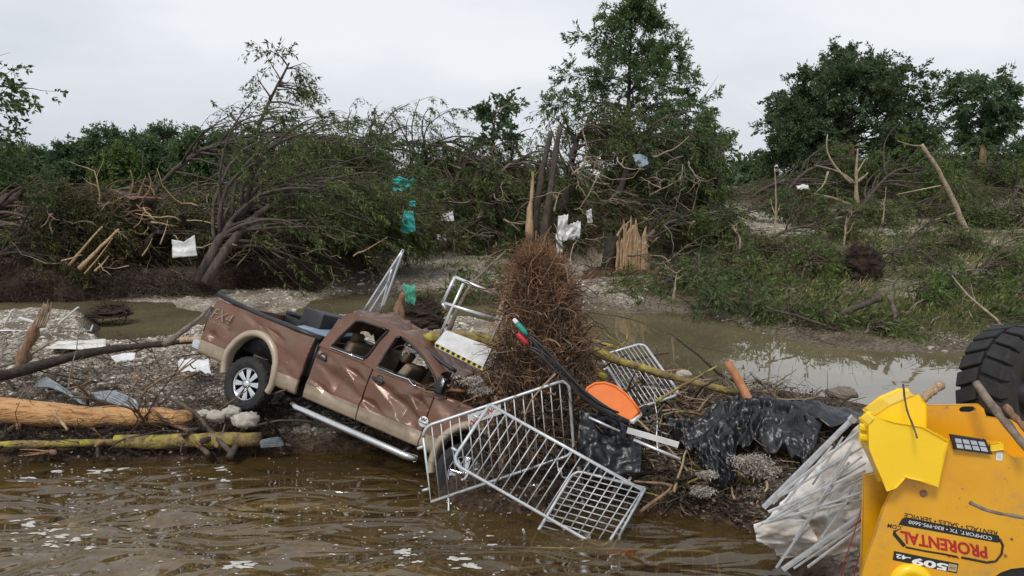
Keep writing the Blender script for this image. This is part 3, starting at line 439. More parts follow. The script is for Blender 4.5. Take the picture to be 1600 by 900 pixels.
# ------------------------------------------------------------------ wrecked trees of the brush piles
R1 = (1, -.1, -.55)
fl = [
 # name, label, pixels, r0, n1, L1, flow, leafn, leaf, bark, extra
 ('fallen_tree', 'twin trunked fallen cypress arching over, two thick trunks at the water', [(310, 440, 28.9), (336, 387, 29.1), (372, 332, 29.6), (430, 287, 30), (500, 300, 30)], .22, 34, 4.6, R1, 4200, 'leafA', 'bark', [([(322, 442, 28.7), (350, 392, 28.8), (400, 332, 29.2), (470, 300, 29.6)], .2)]),
 ('fallen_tree', 'long fallen cypress bent over with its crown swept along the flow', [(222, 330, 34), (262, 270, 34), (330, 225, 34.2), (420, 205, 34.5), (480, 225, 34.6)], .13, 30, 4.0, R1, 4200, 'leafA', 'bark', None),
 ('fallen_tree', 'fallen tree with many thin dark limbs trailing toward the gravel', [(330, 390, 31.5), (395, 320, 31.8), (470, 290, 32.2), (560, 325, 33)], .16, 36, 3.6, (1, -.1, -.65), 4400, 'leafA', 'bark_dark', None),
 ('fallen_tree', 'flattened tree crown of dark green above the gravel shore', [(400, 300, 36), (450, 245, 36.5), (520, 240, 37), (590, 285, 38)], .18, 30, 3.6, R1, 4800, 'leafB', 'bark', None),
 ('fallen_tree', 'brown bent tree arching over the middle of the pile', [(540, 340, 43), (570, 270, 43), (600, 225, 43), (640, 225, 43)], .18, 26, 3.4, (.8, -.1, -.7), 4000, 'leafA', 'bark', None),
 ('fallen_tree', 'bowed tree with pinkish broken limbs on the pile top', [(625, 340, 43), (648, 270, 43), (668, 222, 43), (710, 222, 43.5)], .2, 26, 3.2, (.7, -.1, -.8), 4000, 'leafA', 'bark_grey', None),
 ('fallen_tree', 'drooping green tree beside the teal tarps', [(690, 350, 42), (712, 280, 42), (735, 240, 42), (770, 260, 42)], .16, 26, 3.0, (.6, -.1, -.9), 4000, 'leafB', 'bark', None),
 ('fallen_tree', 'collapsed tree with curled pale limbs behind the splintered trunk', [(745, 360, 41), (770, 290, 41), (800, 245, 41), (850, 260, 41)], .2, 26, 3.2, (.6, -.1, -.8), 4000, 'leafA', 'bark_grey', None),
 ('fallen_tree', 'dense drooping cypress crown between the tall trunks and the split stump', [(880, 330, 36.5), (895, 240, 36.5), (910, 195, 36.5), (960, 200, 36.6)], .2, 30, 3.2, (.5, -.2, -1.0), 5200, 'leafA', 'bark', None),
 ('fallen_tree', 'hanging mass of green cypress limbs above the split stump', [(960, 330, 36), (985, 250, 36), (1010, 205, 36), (1065, 225, 36.5)], .2, 30, 3.2, (.7, -.2, -.9), 5200, 'leafB', 'bark', None),
 ('fallen_tree', 'slumped green tree tailing off at the end of the wreckage', [(1015, 350, 36.5), (1042, 280, 36.5), (1064, 238, 37), (1088, 290, 37.5)], .16, 30, 2.2, (.7, -.2, -.9), 4600, 'leafA', 'bark', None),
 ('fallen_tree', 'low fallen tree with bare curved limbs beside the split stump', [(985, 400, 33.5), (1030, 350, 33.8), (1075, 340, 34), (1115, 370, 34.5)], .14, 26, 1.7, (1, -.2, -.3), 2800, 'leafA', 'bark_grey', None),
 ('fallen_tree', 'fallen leafy tree lying over the dark bank upstream', [(-60, 400, 30), (-10, 330, 30.4), (50, 300, 30.8), (110, 330, 31)], .2, 30, 3.2, R1, 4200, 'leafA', 'bark_dark', None),
 ('fallen_tree', 'matted fallen tree combed along the dark river bank', [(-40, 430, 29), (20, 385, 29.4), (80, 350, 30), (150, 365, 30.4)], .16, 30, 2.6, R1, 4000, 'leafD', 'bark_dark', None),
 ('fallen_tree', 'brown matted tree heaped beside the uprooted stump', [(90, 380, 31), (130, 320, 31.5), (180, 300, 32), (240, 330, 32.5)], .15, 24, 2.4, R1, 2600, 'leafD', 'bark_dark', None),
 ('fallen_tree', 'mossy green tree crown lying low above the gravel shore', [(440, 390, 33), (490, 345, 33.5), (540, 330, 34), (600, 370, 35)], .14, 30, 2.6, (1, -.2, -.6), 4200, 'leafA', 'bark', None),
 ('fallen_tree', 'dark green heap of limbs under the teal tarps', [(560, 385, 41), (600, 340, 41), (650, 325, 41), (700, 355, 41)], .14, 30, 2.4, (1, -.2, -.6), 4200, 'leafB', 'bark_dark', None),
 ('fallen_tree', 'dark low heap of limbs below the curled pale limbs', [(700, 385, 40), (740, 345, 40), (790, 330, 40), (840, 365, 39)], .14, 30, 2.4, (.9, -.2, -.6), 3600, 'leafB', 'bark_dark', None),
 ('fallen_tree', 'flattened shrubby tree beyond the far bank clearing', [(1160, 320, 46), (1200, 290, 46), (1250, 275, 46), (1310, 300, 46)], .14, 26, 2.8, (1, -.1, -.4), 3200, 'leafA', 'bark', None),
 ('fallen_tree', 'bushy green fallen tree behind the leaning stripped trunk', [(1330, 350, 40), (1370, 290, 40), (1410, 255, 40), (1450, 290, 40)], .16, 30, 3.0, (.5, -.2, -.5), 4400, 'leafC', 'bark', None),
 ('fallen_tree', 'dull olive fallen tree behind the pale bare tree', [(1210, 330, 44), (1250, 270, 44), (1300, 250, 44), (1350, 285, 44)], .16, 30, 3.0, (.8, -.2, -.5), 4200, 'leafA', 'bark', None),
 ('fallen_tree', 'broad green fallen tree in front of the flat topped tree', [(1420, 330, 48), (1460, 280, 48), (1510, 255, 48), (1570, 280, 48)], .16, 30, 3.2, (.8, -.2, -.5), 4200, 'leafA', 'bark', None),
 ('fallen_tree', 'yellow green bush of fallen limbs on the far side of the clearing', [(1570, 330, 44), (1600, 280, 44), (1630, 250, 44), (1670, 270, 44)], .14, 26, 2.6, (.2, -.2, -.5), 3600, 'leafC', 'bark', None),
 ('fallen_tree', 'low green limbs strewn below the leaning stripped trunk', [(1400, 380, 33), (1440, 350, 33), (1490, 345, 33), (1540, 375, 33)], .1, 26, 2.2, (.8, -.2, -.3), 3000, 'leafA', 'bark', None),
 ('fallen_tree', 'low green limbs strewn below the pale bare tree', [(1180, 390, 35), (1240, 350, 35), (1300, 340, 35), (1360, 370, 35)], .1, 26, 2.2, (.8, -.2, -.3), 3000, 'leafA', 'bark', None),
 ('fallen_tree', 'bare dark limbs combed over the front of the middle pile', [(470, 380, 32), (520, 330, 32.4), (600, 320, 33), (660, 360, 34)], .12, 30, 2.6, (1, -.2, -.5), 1600, 'leafE', 'bark', None),
 ('fallen_tree', 'rusty brown bent tree beside the uprooted stump', [(215, 400, 30.6), (250, 350, 30.8), (300, 325, 31), (350, 360, 31.2)], .10, 26, 2.2, R1, 1600, 'leafE', 'bark', None)]
for i, (n_, lab, px, r0, n1, L1, flo, ln, lm, bm, ex) in enumerate(fl):
    far = px[0][0] > 1150 or (px[0][0] > 1030 and px[0][2] > 44); g_ = 1.5 if far else 1.0          # the clearing's wreckage lies farther off
    px = [(a, b, D * g_) for a, b, D in px]
    fallen(n_, lab, px, r0 * (1.15 if far else 1), int(n1 * 1.1), L1 * (1.35 if far else 1), flo, 1.25, int(ln * 1.9), lm, bm, 200 + i, group='wrecked trees of the brush pile', t0=.2, extra=ex, ll=.19 * g_, lw=.045 * g_)
for i, (lab, x, y, D, lm) in enumerate((
    ('low tangle of green limbs before the leaning stripped trunk', 1440, 372, 37, 'leafA'), ('brown limbs flattened beside the far gravel patch', 1250, 352, 44, 'leafE'), ('green limbs flattened under the pale bare tree', 1320, 345, 50, 'leafA'), ('dense green limbs on the rise behind the leaning trunk', 1530, 342, 50, 'leafA'), ('olive limbs flattened at the end of the wreckage', 1165, 375, 36, 'leafE'), ('dull green limbs lying above the bristly root ball', 1380, 395, 34, 'leafA'), ('wide green limbs lying on the bare rise', 1600, 380, 38, 'leafC'), ('brownish limbs on the far rise by the gravel', 1420, 335, 56, 'leafE'), ('green limbs lying before the olive clump', 1235, 405, 31, 'leafA'), ('dark green limbs in the far gap past the wreckage', 1180, 330, 56, 'leafB'), ('fresh green limbs lying on the slope above the tyre', 1520, 430, 29, 'leafC'), ('olive limbs strewn between wreckage and pool', 1060, 430, 29, 'leafA'))):
    b = P(x, y, D); b[2] = gz(b[0], b[1]) + .05; w_ = D / 36; fallen('fallen_limbs', lab, None, .07 * w_, 22, 1.9 * w_, (.9, -.2, -.35), 1.1, 3600, lm, 'bark' if i % 2 else 'bark_grey', 400 + i, group='flattened limbs on the far bank', t0=.05, ll=.16 * w_, lw=.045 * w_, spread=1.0, world=[b + np.array([-1.2 * w_, 0, 0]), b + np.array([-.3 * w_, 0, .45 * w_]), b + np.array([.6 * w_, -.1, .5 * w_]), b + np.array([1.6 * w_, -.2, .1])])
# brush: sprays and twigs over every mound
def brush(name, label, n, xr, Dr, lm, tw, lift=.5, seed=5, minm=.4):
    r = np.random.default_rng(seed); x = r.uniform(*xr, n * 8); y = r.uniform(*Dr, n * 8); k = mound_z(x, y) > minm; x, y = x[k][:n], y[k][:n]; n = len(x); z = TH(x, y)
    c = np.stack([x, y, z + r.random(n) * lift], -1); d = np.stack([.9 + .5 * r.normal(size=n), -.5 + .6 * r.normal(size=n), -.2 + .6 * r.normal(size=n)], -1); P3 = shoots(c, d, .5 + .8 * r.random(n), 4, (.3, -.2, -1), .9, .15, r)
    ii = np.repeat(np.arange(n), 14); cc, g = along(P3, ii, r.random(len(ii))); lf = MB().leaves(cc, nrm(g + perp(g, r) * .75), .20 * (.5 + r.random(len(ii))), .05 * (.5 + r.random(len(ii))), r)
    tag(link(name, lf.mesh(name), M[lm]), label, 'brush', kind='stuff')
    q = r.choice(n, n // 2, False); tb = MB().tubes(shoots(c[q], d[q], 1.0 + 1.6 * r.random(len(q)), 5, (.2, 0, -.6), .8, .18, r), taper(len(q), 5, .012 + .022 * r.random(len(q)), .4), 4, False)
    tag(link(name.replace('brush', 'twig_tangle'), tb.mesh('twig_tangle'), M[tw]), label.replace('foliage', 'twigs'), 'twigs', kind='stuff')
brush('brush', 'matted foliage over the pile beside the water', 2600, (-26, -6), (29, 40), 'leafA', 'twig', seed=5)
brush('brush', 'matted foliage over the middle pile', 2400, (-11, 2.5), (40, 52), 'leafA', 'pale_twig', seed=6)
brush('brush', 'matted foliage over the pile below the cypress', 2600, (1, 12), (33, 44), 'leafA', 'twig', seed=7)
brush('brush', 'matted foliage over the far clearing', 4600, (14, 62), (60, 84), 'leafA', 'twig', seed=8)
brush('brush', 'brown matted foliage on the dark river bank', 1500, (-26, -9), (29, 35), 'leafD', 'pale_twig', seed=9)
# ------------------------------------------------------------------ wrecked pickup truck (local axes: x forward from the rear axle, y to its left, z up from the hubs)
def Rm(y, p, r):
    cy, sy, cp, sp, cr_, sr = math.cos(y), math.sin(y), math.cos(p), math.sin(p), math.cos(r), math.sin(r)
    return np.array([[cy, -sy, 0], [sy, cy, 0], [0, 0, 1]]) @ np.array([[cp, 0, sp], [0, 1, 0], [-sp, 0, cp]]) @ np.array([[1, 0, 0], [0, cr_, -sr], [0, sr, cr_]])
TR = Rm(math.radians(-27.7), math.radians(12.4), math.radians(-16.4)); TO = np.array([-3.68, 13.52, H - 3.37])
def t2w(p): return np.asarray(p) @ TR.T + TO
def TL(px, py, y0=-.96, z0=.93, lean=.16):       # pixel -> truck side plane y = y0 + lean*(z - z0)
    o = TR.T @ (np.array([0, 0, H]) - TO); d = TR.T @ ray(px, py); n = np.array([0, 1, -lean]); q = np.array([0, y0, z0]); t = n @ (q - o) / (n @ d); return o + d * t
truck = link('pickup_truck', None, loc=tuple(TO)); truck.rotation_euler = Matrix(TR.tolist()).to_euler()
tag(truck, 'wrecked brown and tan crew cab pickup with crushed roof, nose down in the river', 'truck')
def tp(name, mb, m, parent=None, smooth=True, label=None, kind=None): o = link(name, mb.mesh(name, None, smooth), m, parent or truck); return tag(o, label, None, None, kind)
def paint_mat():
    m = mat('two_tone_paint', (.120, .050, .028), (.165, .070, .040), 1.5, .38, .2, bump=.25, bscale=6, coat=.22); n = m.node_tree.nodes; l = m.node_tree.links.new; b = n['Principled BSDF']
    t = n['Texture Coordinate']; sx = n.new('ShaderNodeSeparateXYZ'); l(t.outputs['Object'], sx.inputs[0]); gt = n.new('ShaderNodeMath'); gt.operation = 'LESS_THAN'; gt.inputs[1].default_value = .285; l(sx.outputs[2], gt.inputs[0])
    mxx = n.new('ShaderNodeMix'); mxx.data_type = 'RGBA'; l(gt.outputs[0], mxx.inputs[0]); l(b.inputs['Base Color'].links[0].from_socket, mxx.inputs[6]); mxx.inputs[7].default_value = (.36, .285, .20, 1)
    z = n.new('ShaderNodeTexNoise'); z.inputs['Scale'].default_value = 2.3; z.inputs['Detail'].default_value = 9; z.inputs['Roughness'].default_value = .72; l(t.outputs['Object'], z.inputs['Vector'])
    r = n.new('ShaderNodeValToRGB'); e = r.color_ramp.elements; e[0].position = .44; e[1].position = .70; e[0].color = (0, 0, 0, 1); e[1].color = (.85, .85, .85, 1); l(z.outputs[0], r.inputs[0])
    z2 = n.new('ShaderNodeTexNoise'); z2.inputs['Scale'].default_value = 26; z2.inputs['Detail'].default_value = 3; mp = n.new('ShaderNodeMapping'); mp.inputs['Scale'].default_value = (.25, 1, 1.6); mp.inputs['Rotation'].default_value = (0, .5, 0); l(t.outputs['Object'], mp.inputs[0]); l(mp.outputs[0], z2.inputs['Vector'])
    r2 = n.new('ShaderNodeValToRGB'); e = r2.color_ramp.elements; e[0].position = .70; e[1].position = .74; e[0].color = (0, 0, 0, 1); e[1].color = (.6, .6, .6, 1); l(z2.outputs[0], r2.inputs[0])
    md = n.new('ShaderNodeMix'); md.data_type = 'RGBA'; l(r.outputs[0], md.inputs[0]); l(mxx.outputs[2], md.inputs[6]); md.inputs[7].default_value = (.15, .105, .07, 1)
    ms = n.new('ShaderNodeMix'); ms.data_type = 'RGBA'; l(r2.outputs[0], ms.inputs[0]); l(md.outputs[2], ms.inputs[6]); ms.inputs[7].default_value = (.42, .34, .28, 1); l(ms.outputs[2], b.inputs['Base Color'])
    ro = n.new('ShaderNodeMapRange'); ro.inputs['To Min'].default_value = .30; ro.inputs['To Max'].default_value = .7; l(r.outputs[0], ro.inputs[0]); l(ro.outputs[0], b.inputs['Roughness']); return m
PAINT = paint_mat(); TANP = mat('tan_trim_paint', (.36, .285, .20), (.44, .36, .265), 3, .42, .1, coat=.3, bump=.1, bscale=12)
def side_w(x, z): return .985 + .022 * np.exp(-((z - .30) / .05) ** 2) + .012 * np.clip((.30 - z) / .1, 0, 1) - .055 * np.clip((z - .55) / .4, 0, 1) ** 2 - .05 * np.clip((.16 - z) / .2, 0, 1)
DENTS = [(1.8, .68, .30, .09, .06), (1.35, .30, .35, .07, .05), (2.25, .35, .28, .10, .07), (2.95, .66, .22, .12, .09), (.2, .78, .35, .07, .05), (-1.0, .40, .22, .12, .06), (.7, .30, .25, .08, .05), (1.55, .52, .55, .20, .055), (2.75, .50, .34, .22, .10), (2.45, .62, .45, .12, .05), (3.05, .30, .25, .18, .05), (.55, .55, .5, .12, .03), (-.75, .62, .30, .16, .035), (3.45, .7, .3, .25, .06), (1.2, .78, .3, .1, .03), (-.3, .85, .5, .08, .03)]
def dent(x, z):
    d = 0
    for cx, cz, a, b, h in DENTS: u, v = (x - cx), (z - cz) + .25 * (x - cx); d = d + h * np.clip(1 - np.abs(u) / a - np.abs(v) / b, 0, 1)
    return d + .012 * (fbm(x * 3, z * 3, 1.1, 77, 2) - .5)
def panel(x0, x1, zl, zu, side, nx=80, nz=36, dents=True):
    xs = np.linspace(x0, x1, nx); v = np.linspace(0, 1, nz); lo = np.array([zl(x) for x in xs]); hi = np.array([zu(x) for x in xs]); Zz = lo[:, None] + (hi - lo)[:, None] * v; Xx = np.repeat(xs[:, None], nz, 1)
    wv = side_w(Xx, Zz) - (dent(Xx, Zz) if dents and side < 0 else 0); A = np.stack([Xx, side * wv, Zz], -1)
    fr = A.copy(); i = np.array([0, 0, 0]); ring = np.concatenate([A[:, :1], A, A[:, -1:]], 1); ring = np.concatenate([ring[:1], ring, ring[-1:]], 0)
    for sl in (np.s_[0], np.s_[-1]): ring[sl, :, 1] -= side * .05
    ring[:, 0, 1] = A[np.clip(np.arange(-1, nx + 1), 0, nx - 1), 0, 1] - side * .05; ring[:, -1, 1] = A[np.clip(np.arange(-1, nx + 1), 0, nx - 1), -1, 1] - side * .05
    return MB().grid(ring if side > 0 else ring[::-1])
def arch(cx, cz, rx, rz, floor): return lambda x: max(floor, cz + rz * math.sqrt(max(0, 1 - ((x - cx) / rx) ** 2))) if abs(x - cx) < rx else floor
ra = arch(-.1, .14, .47, .52, .06); fa = arch(3.967, .04, .50, .56, .06)
for sd in (-1, 1):
    tp('bed_side', panel(-1.22, .86, ra, lambda x: .97 - .015 * math.sin(x * 3), sd, 90, 22), PAINT)
    rd = tp('door', panel(1.02, 2.02, lambda x: .07, lambda x: .92 + .02 * math.sin(x * 5), sd), PAINT)
    fd = tp('door', panel(2.045, 3.13, lambda x: .07, lambda x: .915 - .10 * max(0, x - 2.6) ** 1.2, sd), PAINT)
    tp('fender', panel(3.15, 4.78, fa, lambda x: .86 - .05 * max(0, x - 4.2), sd, 70, 16), PAINT)
    for dx, dd in ((1.13, rd), (2.2, fd)):
        h = MB(); h.beam((dx - .10, sd * 1.0, .74), (dx + .10, sd * 1.0, .72), .035, .05); bevel(tp('handle', h, M['black'], dd), .012)
        h = MB(); h.lathe([(.0, 0), (.075, .0), (.08, .012), (.055, .016)], 16, (dx, sd * .955, .73), (0, sd, 0)); tp('handle_recess', h, M['black'], dd)
    for cx, cz, rx, rz in ((-.1, .14, .50, .56), (3.967, .04, .53, .60)):
        a = np.linspace(-.12 * math.pi, 1.12 * math.pi, 34); c = np.stack([cx + rx * np.cos(a), np.zeros(34), cz + rz * np.sin(a)], -1); wv = side_w(c[:, 0], np.clip(c[:, 2], .06, .9)); rows = []
        for k, (s_, y_) in enumerate(((1.12, -.01), (1.11, .035), (1.02, .055), (.95, .045), (.92, .0), (.92, -.12))):
            rows.append(np.stack([cx + rx * s_ * np.cos(a), sd * (wv + y_), cz + rz * s_ * np.sin(a)], -1))
        tp('wheel_arch_trim', MB().grid(np.stack(rows, 1)), TANP)
        lin = MB(); lin.grid(np.stack([np.stack([cx + rx * .94 * np.cos(a), sd * (wv - y_), cz + rz * .94 * np.sin(a)], -1) for y_ in (.03, .3, .55)], 1)); tp('wheel_well', lin, M['black'])
    # running board: round step with brackets
    rb = MB(); rb.tube([(.98, sd * 1.10, -.06), (1.1, sd * 1.13, -.075), (3.1, sd * 1.13, -.075), (3.26, sd * 1.08, -.06)], .052, 12); b_ = tp('running_board', rb, M['chrome'])
    for x in (1.2, 2.1, 3.0): k = MB(); k.beam((x, sd * 1.1, -.07), (x, sd * .78, .06), .06, .03); tp('bracket', k, M['black'], b_)
    # bed rail cap
    rc = MB(); rc.tube([(-1.27, sd * .90, 1.06 if sd < 0 else .99), (-.9, sd * .91, 1.02), (-.2, sd * .90, .985), (.5, sd * .91, .985), (.95, sd * .88, .97)], .042, 7); tp('bed_rail', rc, M['black'])
    rw = MB(); rw.box((-.15, sd * .80, .66), (2.1, .03, .6)); tp('bed_wall', rw, M['black'])
    tl = MB(); tl.box((-1.225, sd * .93, .62), (.05, .10, .42)); tp('tail_lamp_housing', tl, M['black'])
k = MB(); k.box((-.15, 0, .40), (2.1, 1.62, .04)); tp('bed_floor', k, M['black'])
k = MB(); k.box((.90, 0, .66), (.04, 1.75, .58)); tp('bed_front_wall', k, M['black'])
k = MB(); k.box((-1.235, 0, .63), (.05, 1.66, .62)); bevel(tp('tailgate', k, PAINT), .015)
k = MB(); k.box((-1.33, 0, .16), (.20, 1.9, .17)); bevel(tp('rear_bumper', k, M['chrome']), .03)
k = MB(); k.box((1.9, 0, .05), (5.7, .9, .18)); k.box((2.05, 0, .14), (2.1, 1.85, .06)); tp('chassis', k, M['black'], smooth=False)
for x in (0, 3.967): k = MB(); k.tube([(x, -.8, -.05), (x, .8, -.05)], .06, 8); k.lathe([(.02, -.2), (.16, -.1), (.18, 0), (.16, .1), (.02, .2)], 12, (x, .1, -.05), (1, 0, 0)); tp('axle', k, M['black'])
# upper cab as it was crushed: outlines read off the near side
outer = [(498, 540), (512, 521), (538, 493), (551, 488), (582, 498), (613, 511), (626, 517), (645, 530), (668, 553), (688, 585), (697, 622), (684, 624), (640, 598), (589, 580), (566, 567)]
rwin = [(519, 541), (531, 527), (557, 502), (566, 502), (608, 516), (592, 532), (575, 556), (570, 560)]
fwin = [(592, 572), (604, 551), (620, 527), (627, 526), (643, 538), (662, 558), (679, 587), (684, 610), (668, 607), (648, 600), (641, 591), (620, 584)]
side = [TL(*p) for p in outer]; wr = [TL(*p) for p in rwin]; wf = [TL(*p) for p in fwin]
mir = lambda l: [np.array([p[0], -p[1], p[2] - .06]) for p in l]
cf = MB(); cf.poly(side, [wr, wf], (0, .07, 0)); bevel(tp('cab_frame', cf, PAINT, smooth=False), .012, 2)
cf = MB(); cf.poly(mir(side), [mir(wr), mir(wf)], (0, -.07, 0)); bevel(tp('cab_frame', cf, PAINT, smooth=False), .012, 2)
for wl in (wr, wf):
    q = np.array(wl + [wl[0]]) + np.array([0, -.012, 0]); sl = MB(); sl.tube(resample(q, 40), .018, 5); tp('window_seal', sl, M['black'])
    n_ = len(wl); lowi = ([7, 0] if wl is wr else [8, 9, 10, 11, 0]); tr_ = MB(); tr_.tube(np.array([wl[i_] for i_ in lowi]) + np.array([0, -.03, -.02]), .011, 5); tp('belt_trim', tr_, M['chrome'])
# crumpled roof between the two crushed sides
rail = np.array([TL(*p) for p in ((512, 521), (538, 493), (551, 488), (582, 498), (613, 511), (626, 517), (645, 530), (668, 553), (688, 585))]); rl = resample(rail, 40); vv = np.linspace(0, 1, 30)
Rf = np.zeros((40, 30, 3)); 
for j, v in enumerate(vv):
    y = rl[:, 1] * (1 - v) + (-rl[:, 1]) * v; zc = rl[:, 2] - .05 * v + .07 * math.sin(math.pi * v); Rf[:, j] = np.stack([rl[:, 0] + .10 * np.sin(v * 5), y, zc], -1)
cx_, cy_ = Rf[..., 0].ravel(), Rf[..., 1].ravel(); cr1 = np.abs(fbm(cx_ * 2, cy_ * 2, 1.1, 91, 2) - .5) * 2; cr2 = np.abs(fbm(cx_ * 2 + 3, cy_ * 2, .5, 97, 2) - .5) * 2
edge = np.sin(np.pi * np.clip(vv, 0, 1)) ** .5; Rf[..., 2] += (.30 * (.35 - cr1) + .12 * (.35 - cr2)).reshape(40, 30) * edge; Rf[..., 2] -= .20 * np.exp(-((Rf[..., 0] - 2.05) / .22) ** 2) * edge * .6
tp('crushed_roof', MB().grid(Rf), PAINT, smooth=False, label='crumpled brown roof sheet')
cb = MB(); cb.poly([(1.0, -.9, .12), (1.0, .9, .12), (1.0, .9, .93), (1.05, .78, 1.35), (1.05, -.78, 1.35), (1.0, -.9, .93)], [[(1.02, -.65, .98), (1.05, -.6, 1.3), (1.05, .6, 1.3), (1.02, .65, .98)]], (.05, 0, 0)); tp('cab_back_wall', cb, PAINT, smooth=False)
# seats, dash, wheel
def seat(x, y, wd, tilt=.25):
    s_ = MB(); s_.box((x, y, .42), (.52, wd, .18)); o = bevel(tp('seat', s_, M['tan']), .05, 3); ax = np.array([[math.cos(tilt), 0, math.sin(tilt)], [0, 1, 0], [-math.sin(tilt), 0, math.cos(tilt)]])
    s_ = MB(); s_.box((x - .30, y, .78), (.15, wd, .62), ax); bevel(tp('backrest', s_, M['tan'], o), .05, 3)
    for yy in ((0,) if wd < .8 else (-.4, .4)): s_ = MB(); s_.box((x - .38, y + yy, 1.13), (.10, .26, .17), ax); bevel(tp('headrest', s_, M['tan'], o), .04, 3)
seat(1.62, 0, 1.5, -.15); seat(2.62, -.45, .56, -.45); seat(2.60, .45, .56, -.3)
k = MB(); k.box((3.05, 0, .72), (.34, 1.75, .34)); bevel(tp('dashboard', k, M['black']), .06)
a = np.linspace(0, 2 * np.pi, 25); k = MB(); k.tube(np.stack([2.85 + .10 * np.sin(a), .45 + .19 * np.cos(a), .88 + .16 * np.sin(a)], -1), .016, 6); tp('steering_wheel', k, M['black'])
# bent pillars and wires across the front opening
for q, r_, m_ in (([(626, 519), (655, 537), (690, 566), (712, 580)], .03, 'black'), ([(640, 555), (628, 530), (655, 540), (676, 570), (690, 600)], .012, 'tan'), ([(600, 560), (625, 535), (660, 550)], .012, 'black'), ([(655, 545), (670, 552), (684, 600)], .014, 'galv')):
    k = MB(); k.tube(smooth_line([TL(x, y, -.90) for x, y in q], 14), r_, 6); tp('bent_pillar', k, M[m_])
k = MB(); k.box(TL(689, 603, -1.06), (.13, .12, .24)); mi = bevel(tp('mirror', k, M['black']), .03); k = MB(); k.box(TL(692, 598, -1.14), (.05, .02, .12)); tp('mirror_glass', k, M['chrome'], mi)
# hood, nose
hx, hy = np.meshgrid(np.linspace(3.14, 4.72, 26), np.linspace(-.88, .88, 22), indexing='ij'); hz = .90 - .06 * (hx - 3.1) - .05 * hy ** 2 + .05 * (fbm(hx.ravel() * 2, hy.ravel() * 2, .8, 63, 2).reshape(hx.shape) - .5); tp('hood', MB().grid(np.stack([hx, hy, hz], -1)), PAINT)
k = MB(); k.box((4.80, 0, .52), (.08, 1.2, .46)); gr = bevel(tp('grille', k, M['chrome']), .02)
for i in range(4): k = MB(); k.box((4.85, 0, .36 + i * .1), (.03, 1.15, .05)); tp('slat', k, M['chrome'], gr)
for s_ in (-1, 1): k = MB(); k.box((4.80, s_ * .77, .55), (.08, .30, .40)); bevel(tp('headlight', k, M['glass']), .03)
k = MB(); k.box((4.92, 0, .12), (.22, 1.98, .26)); bevel(tp('front_bumper', k, M['chrome']), .04)
# wheels
def wheel(x, y, z, steer, sd):
    ax = np.array([math.sin(steer) * -sd, sd * math.cos(steer), 0.0]); c = np.array([x, y, z]) 
    k = MB(); k.lathe([(.255, -.14), (.27, .02), (.262, .09), (.25, .105), (.235, .09), (.225, .03), (.215, -.02)], 40, c, ax); o = tp('wheel', k, M['chrome'])
    def lug(r, pr, a):
        m = (np.sin(a * 30)[None, :] > 0) ^ ((np.arange(len(pr))[:, None] % 2) == 0); out = (pr[:, 0] > .405)[:, None]; return r - out * m * .016
    k = MB(); k.lathe([(.255, -.13), (.33, -.15), (.395, -.14), (.428, -.115), (.432, -.08), (.432, -.035), (.432, .0), (.432, .035), (.432, .08), (.428, .115), (.395, .14), (.33, .15), (.262, .125), (.25, .10)], 120, c, ax, lug); tp('tyre', k, M['rubber'], o, smooth=False)
    k = MB(); k.lathe([(.0, -.02), (.235, -.02)], 32, c, ax); tp('brake_disc', k, M['black'], o)
    u = nrm(np.cross(ax, (0, 0, 1))); v = np.cross(ax, u)
    for i in range(8):
        a = i * math.pi / 4 + .2; d = math.cos(a) * u + math.sin(a) * v; t_ = np.cross(ax, d); k = MB()
        k.add(np.array([c + d * .06 + ax * .085 + t_ * .026, c + d * .06 + ax * .085 - t_ * .026, c + d * .238 + ax * .085 - t_ * .052, c + d * .238 + ax * .085 + t_ * .052, c + d * .06 + ax * .03 + t_ * .026, c + d * .06 + ax * .03 - t_ * .026, c + d * .238 + ax * .03 - t_ * .052, c + d * .238 + ax * .03 + t_ * .052]), [[0, 1, 2, 3], [4, 7, 6, 5], [0, 4, 5, 1], [1, 5, 6, 2], [2, 6, 7, 3], [3, 7, 4, 0]]); bevel(tp('spoke', k, M['chrome'], o, smooth=False), .01)
    k = MB(); k.lathe([(.0, .125), (.03, .122), (.065, .11), (.075, .085), (.08, .04)], 24, c, ax); tp('hub_cap', k, M['chrome'], o)
wheel(-.07, -.88, -.09, 0, -1); wheel(-.07, .88, -.05, 0, 1); wheel(3.967, -.90, -.02, .22, -1); wheel(3.967, .90, 0, .22, 1)
# badge and bed lettering
bc = TL(661, 659, -1.0, .4, 0); k = MB(); k.lathe([(.0, .016), (.065, .014), (.078, .0)], 26, bc + np.array([0, .012, 0]), (0, -1, 0)); bd = tp('badge', k, M['white'])
k = MB(); k.box(bc + np.array([0.02, -.010, -.005]), (.15, .012, .035)); k2 = tp('badge_bar', k, M['galv'], bd); k = MB(); lettering(k, 'W', .085, bc + np.array([0, -.0085, .025]), (1, 0, 0), (0, 0, 1), bold=.003); tp('badge_mark', k, M['black'], bd)
DEC = mat('tan_decal', (.30, .22, .16), None, 5, .6); dc = TL(344, 500, -.985, .7, 0); k = MB(); up_ = np.array([.10, 0, .99]); lettering(k, 'FX4', .26, dc + np.array([.0, -.012, .06]), (1, 0, 0), up_, shear=.25, bold=-.004); lettering(k, 'OFF ROAD', .085, dc + np.array([.02, -.016, -.075]), (1, 0, 0), up_, shear=.25); tp('bed_lettering', k, DEC)
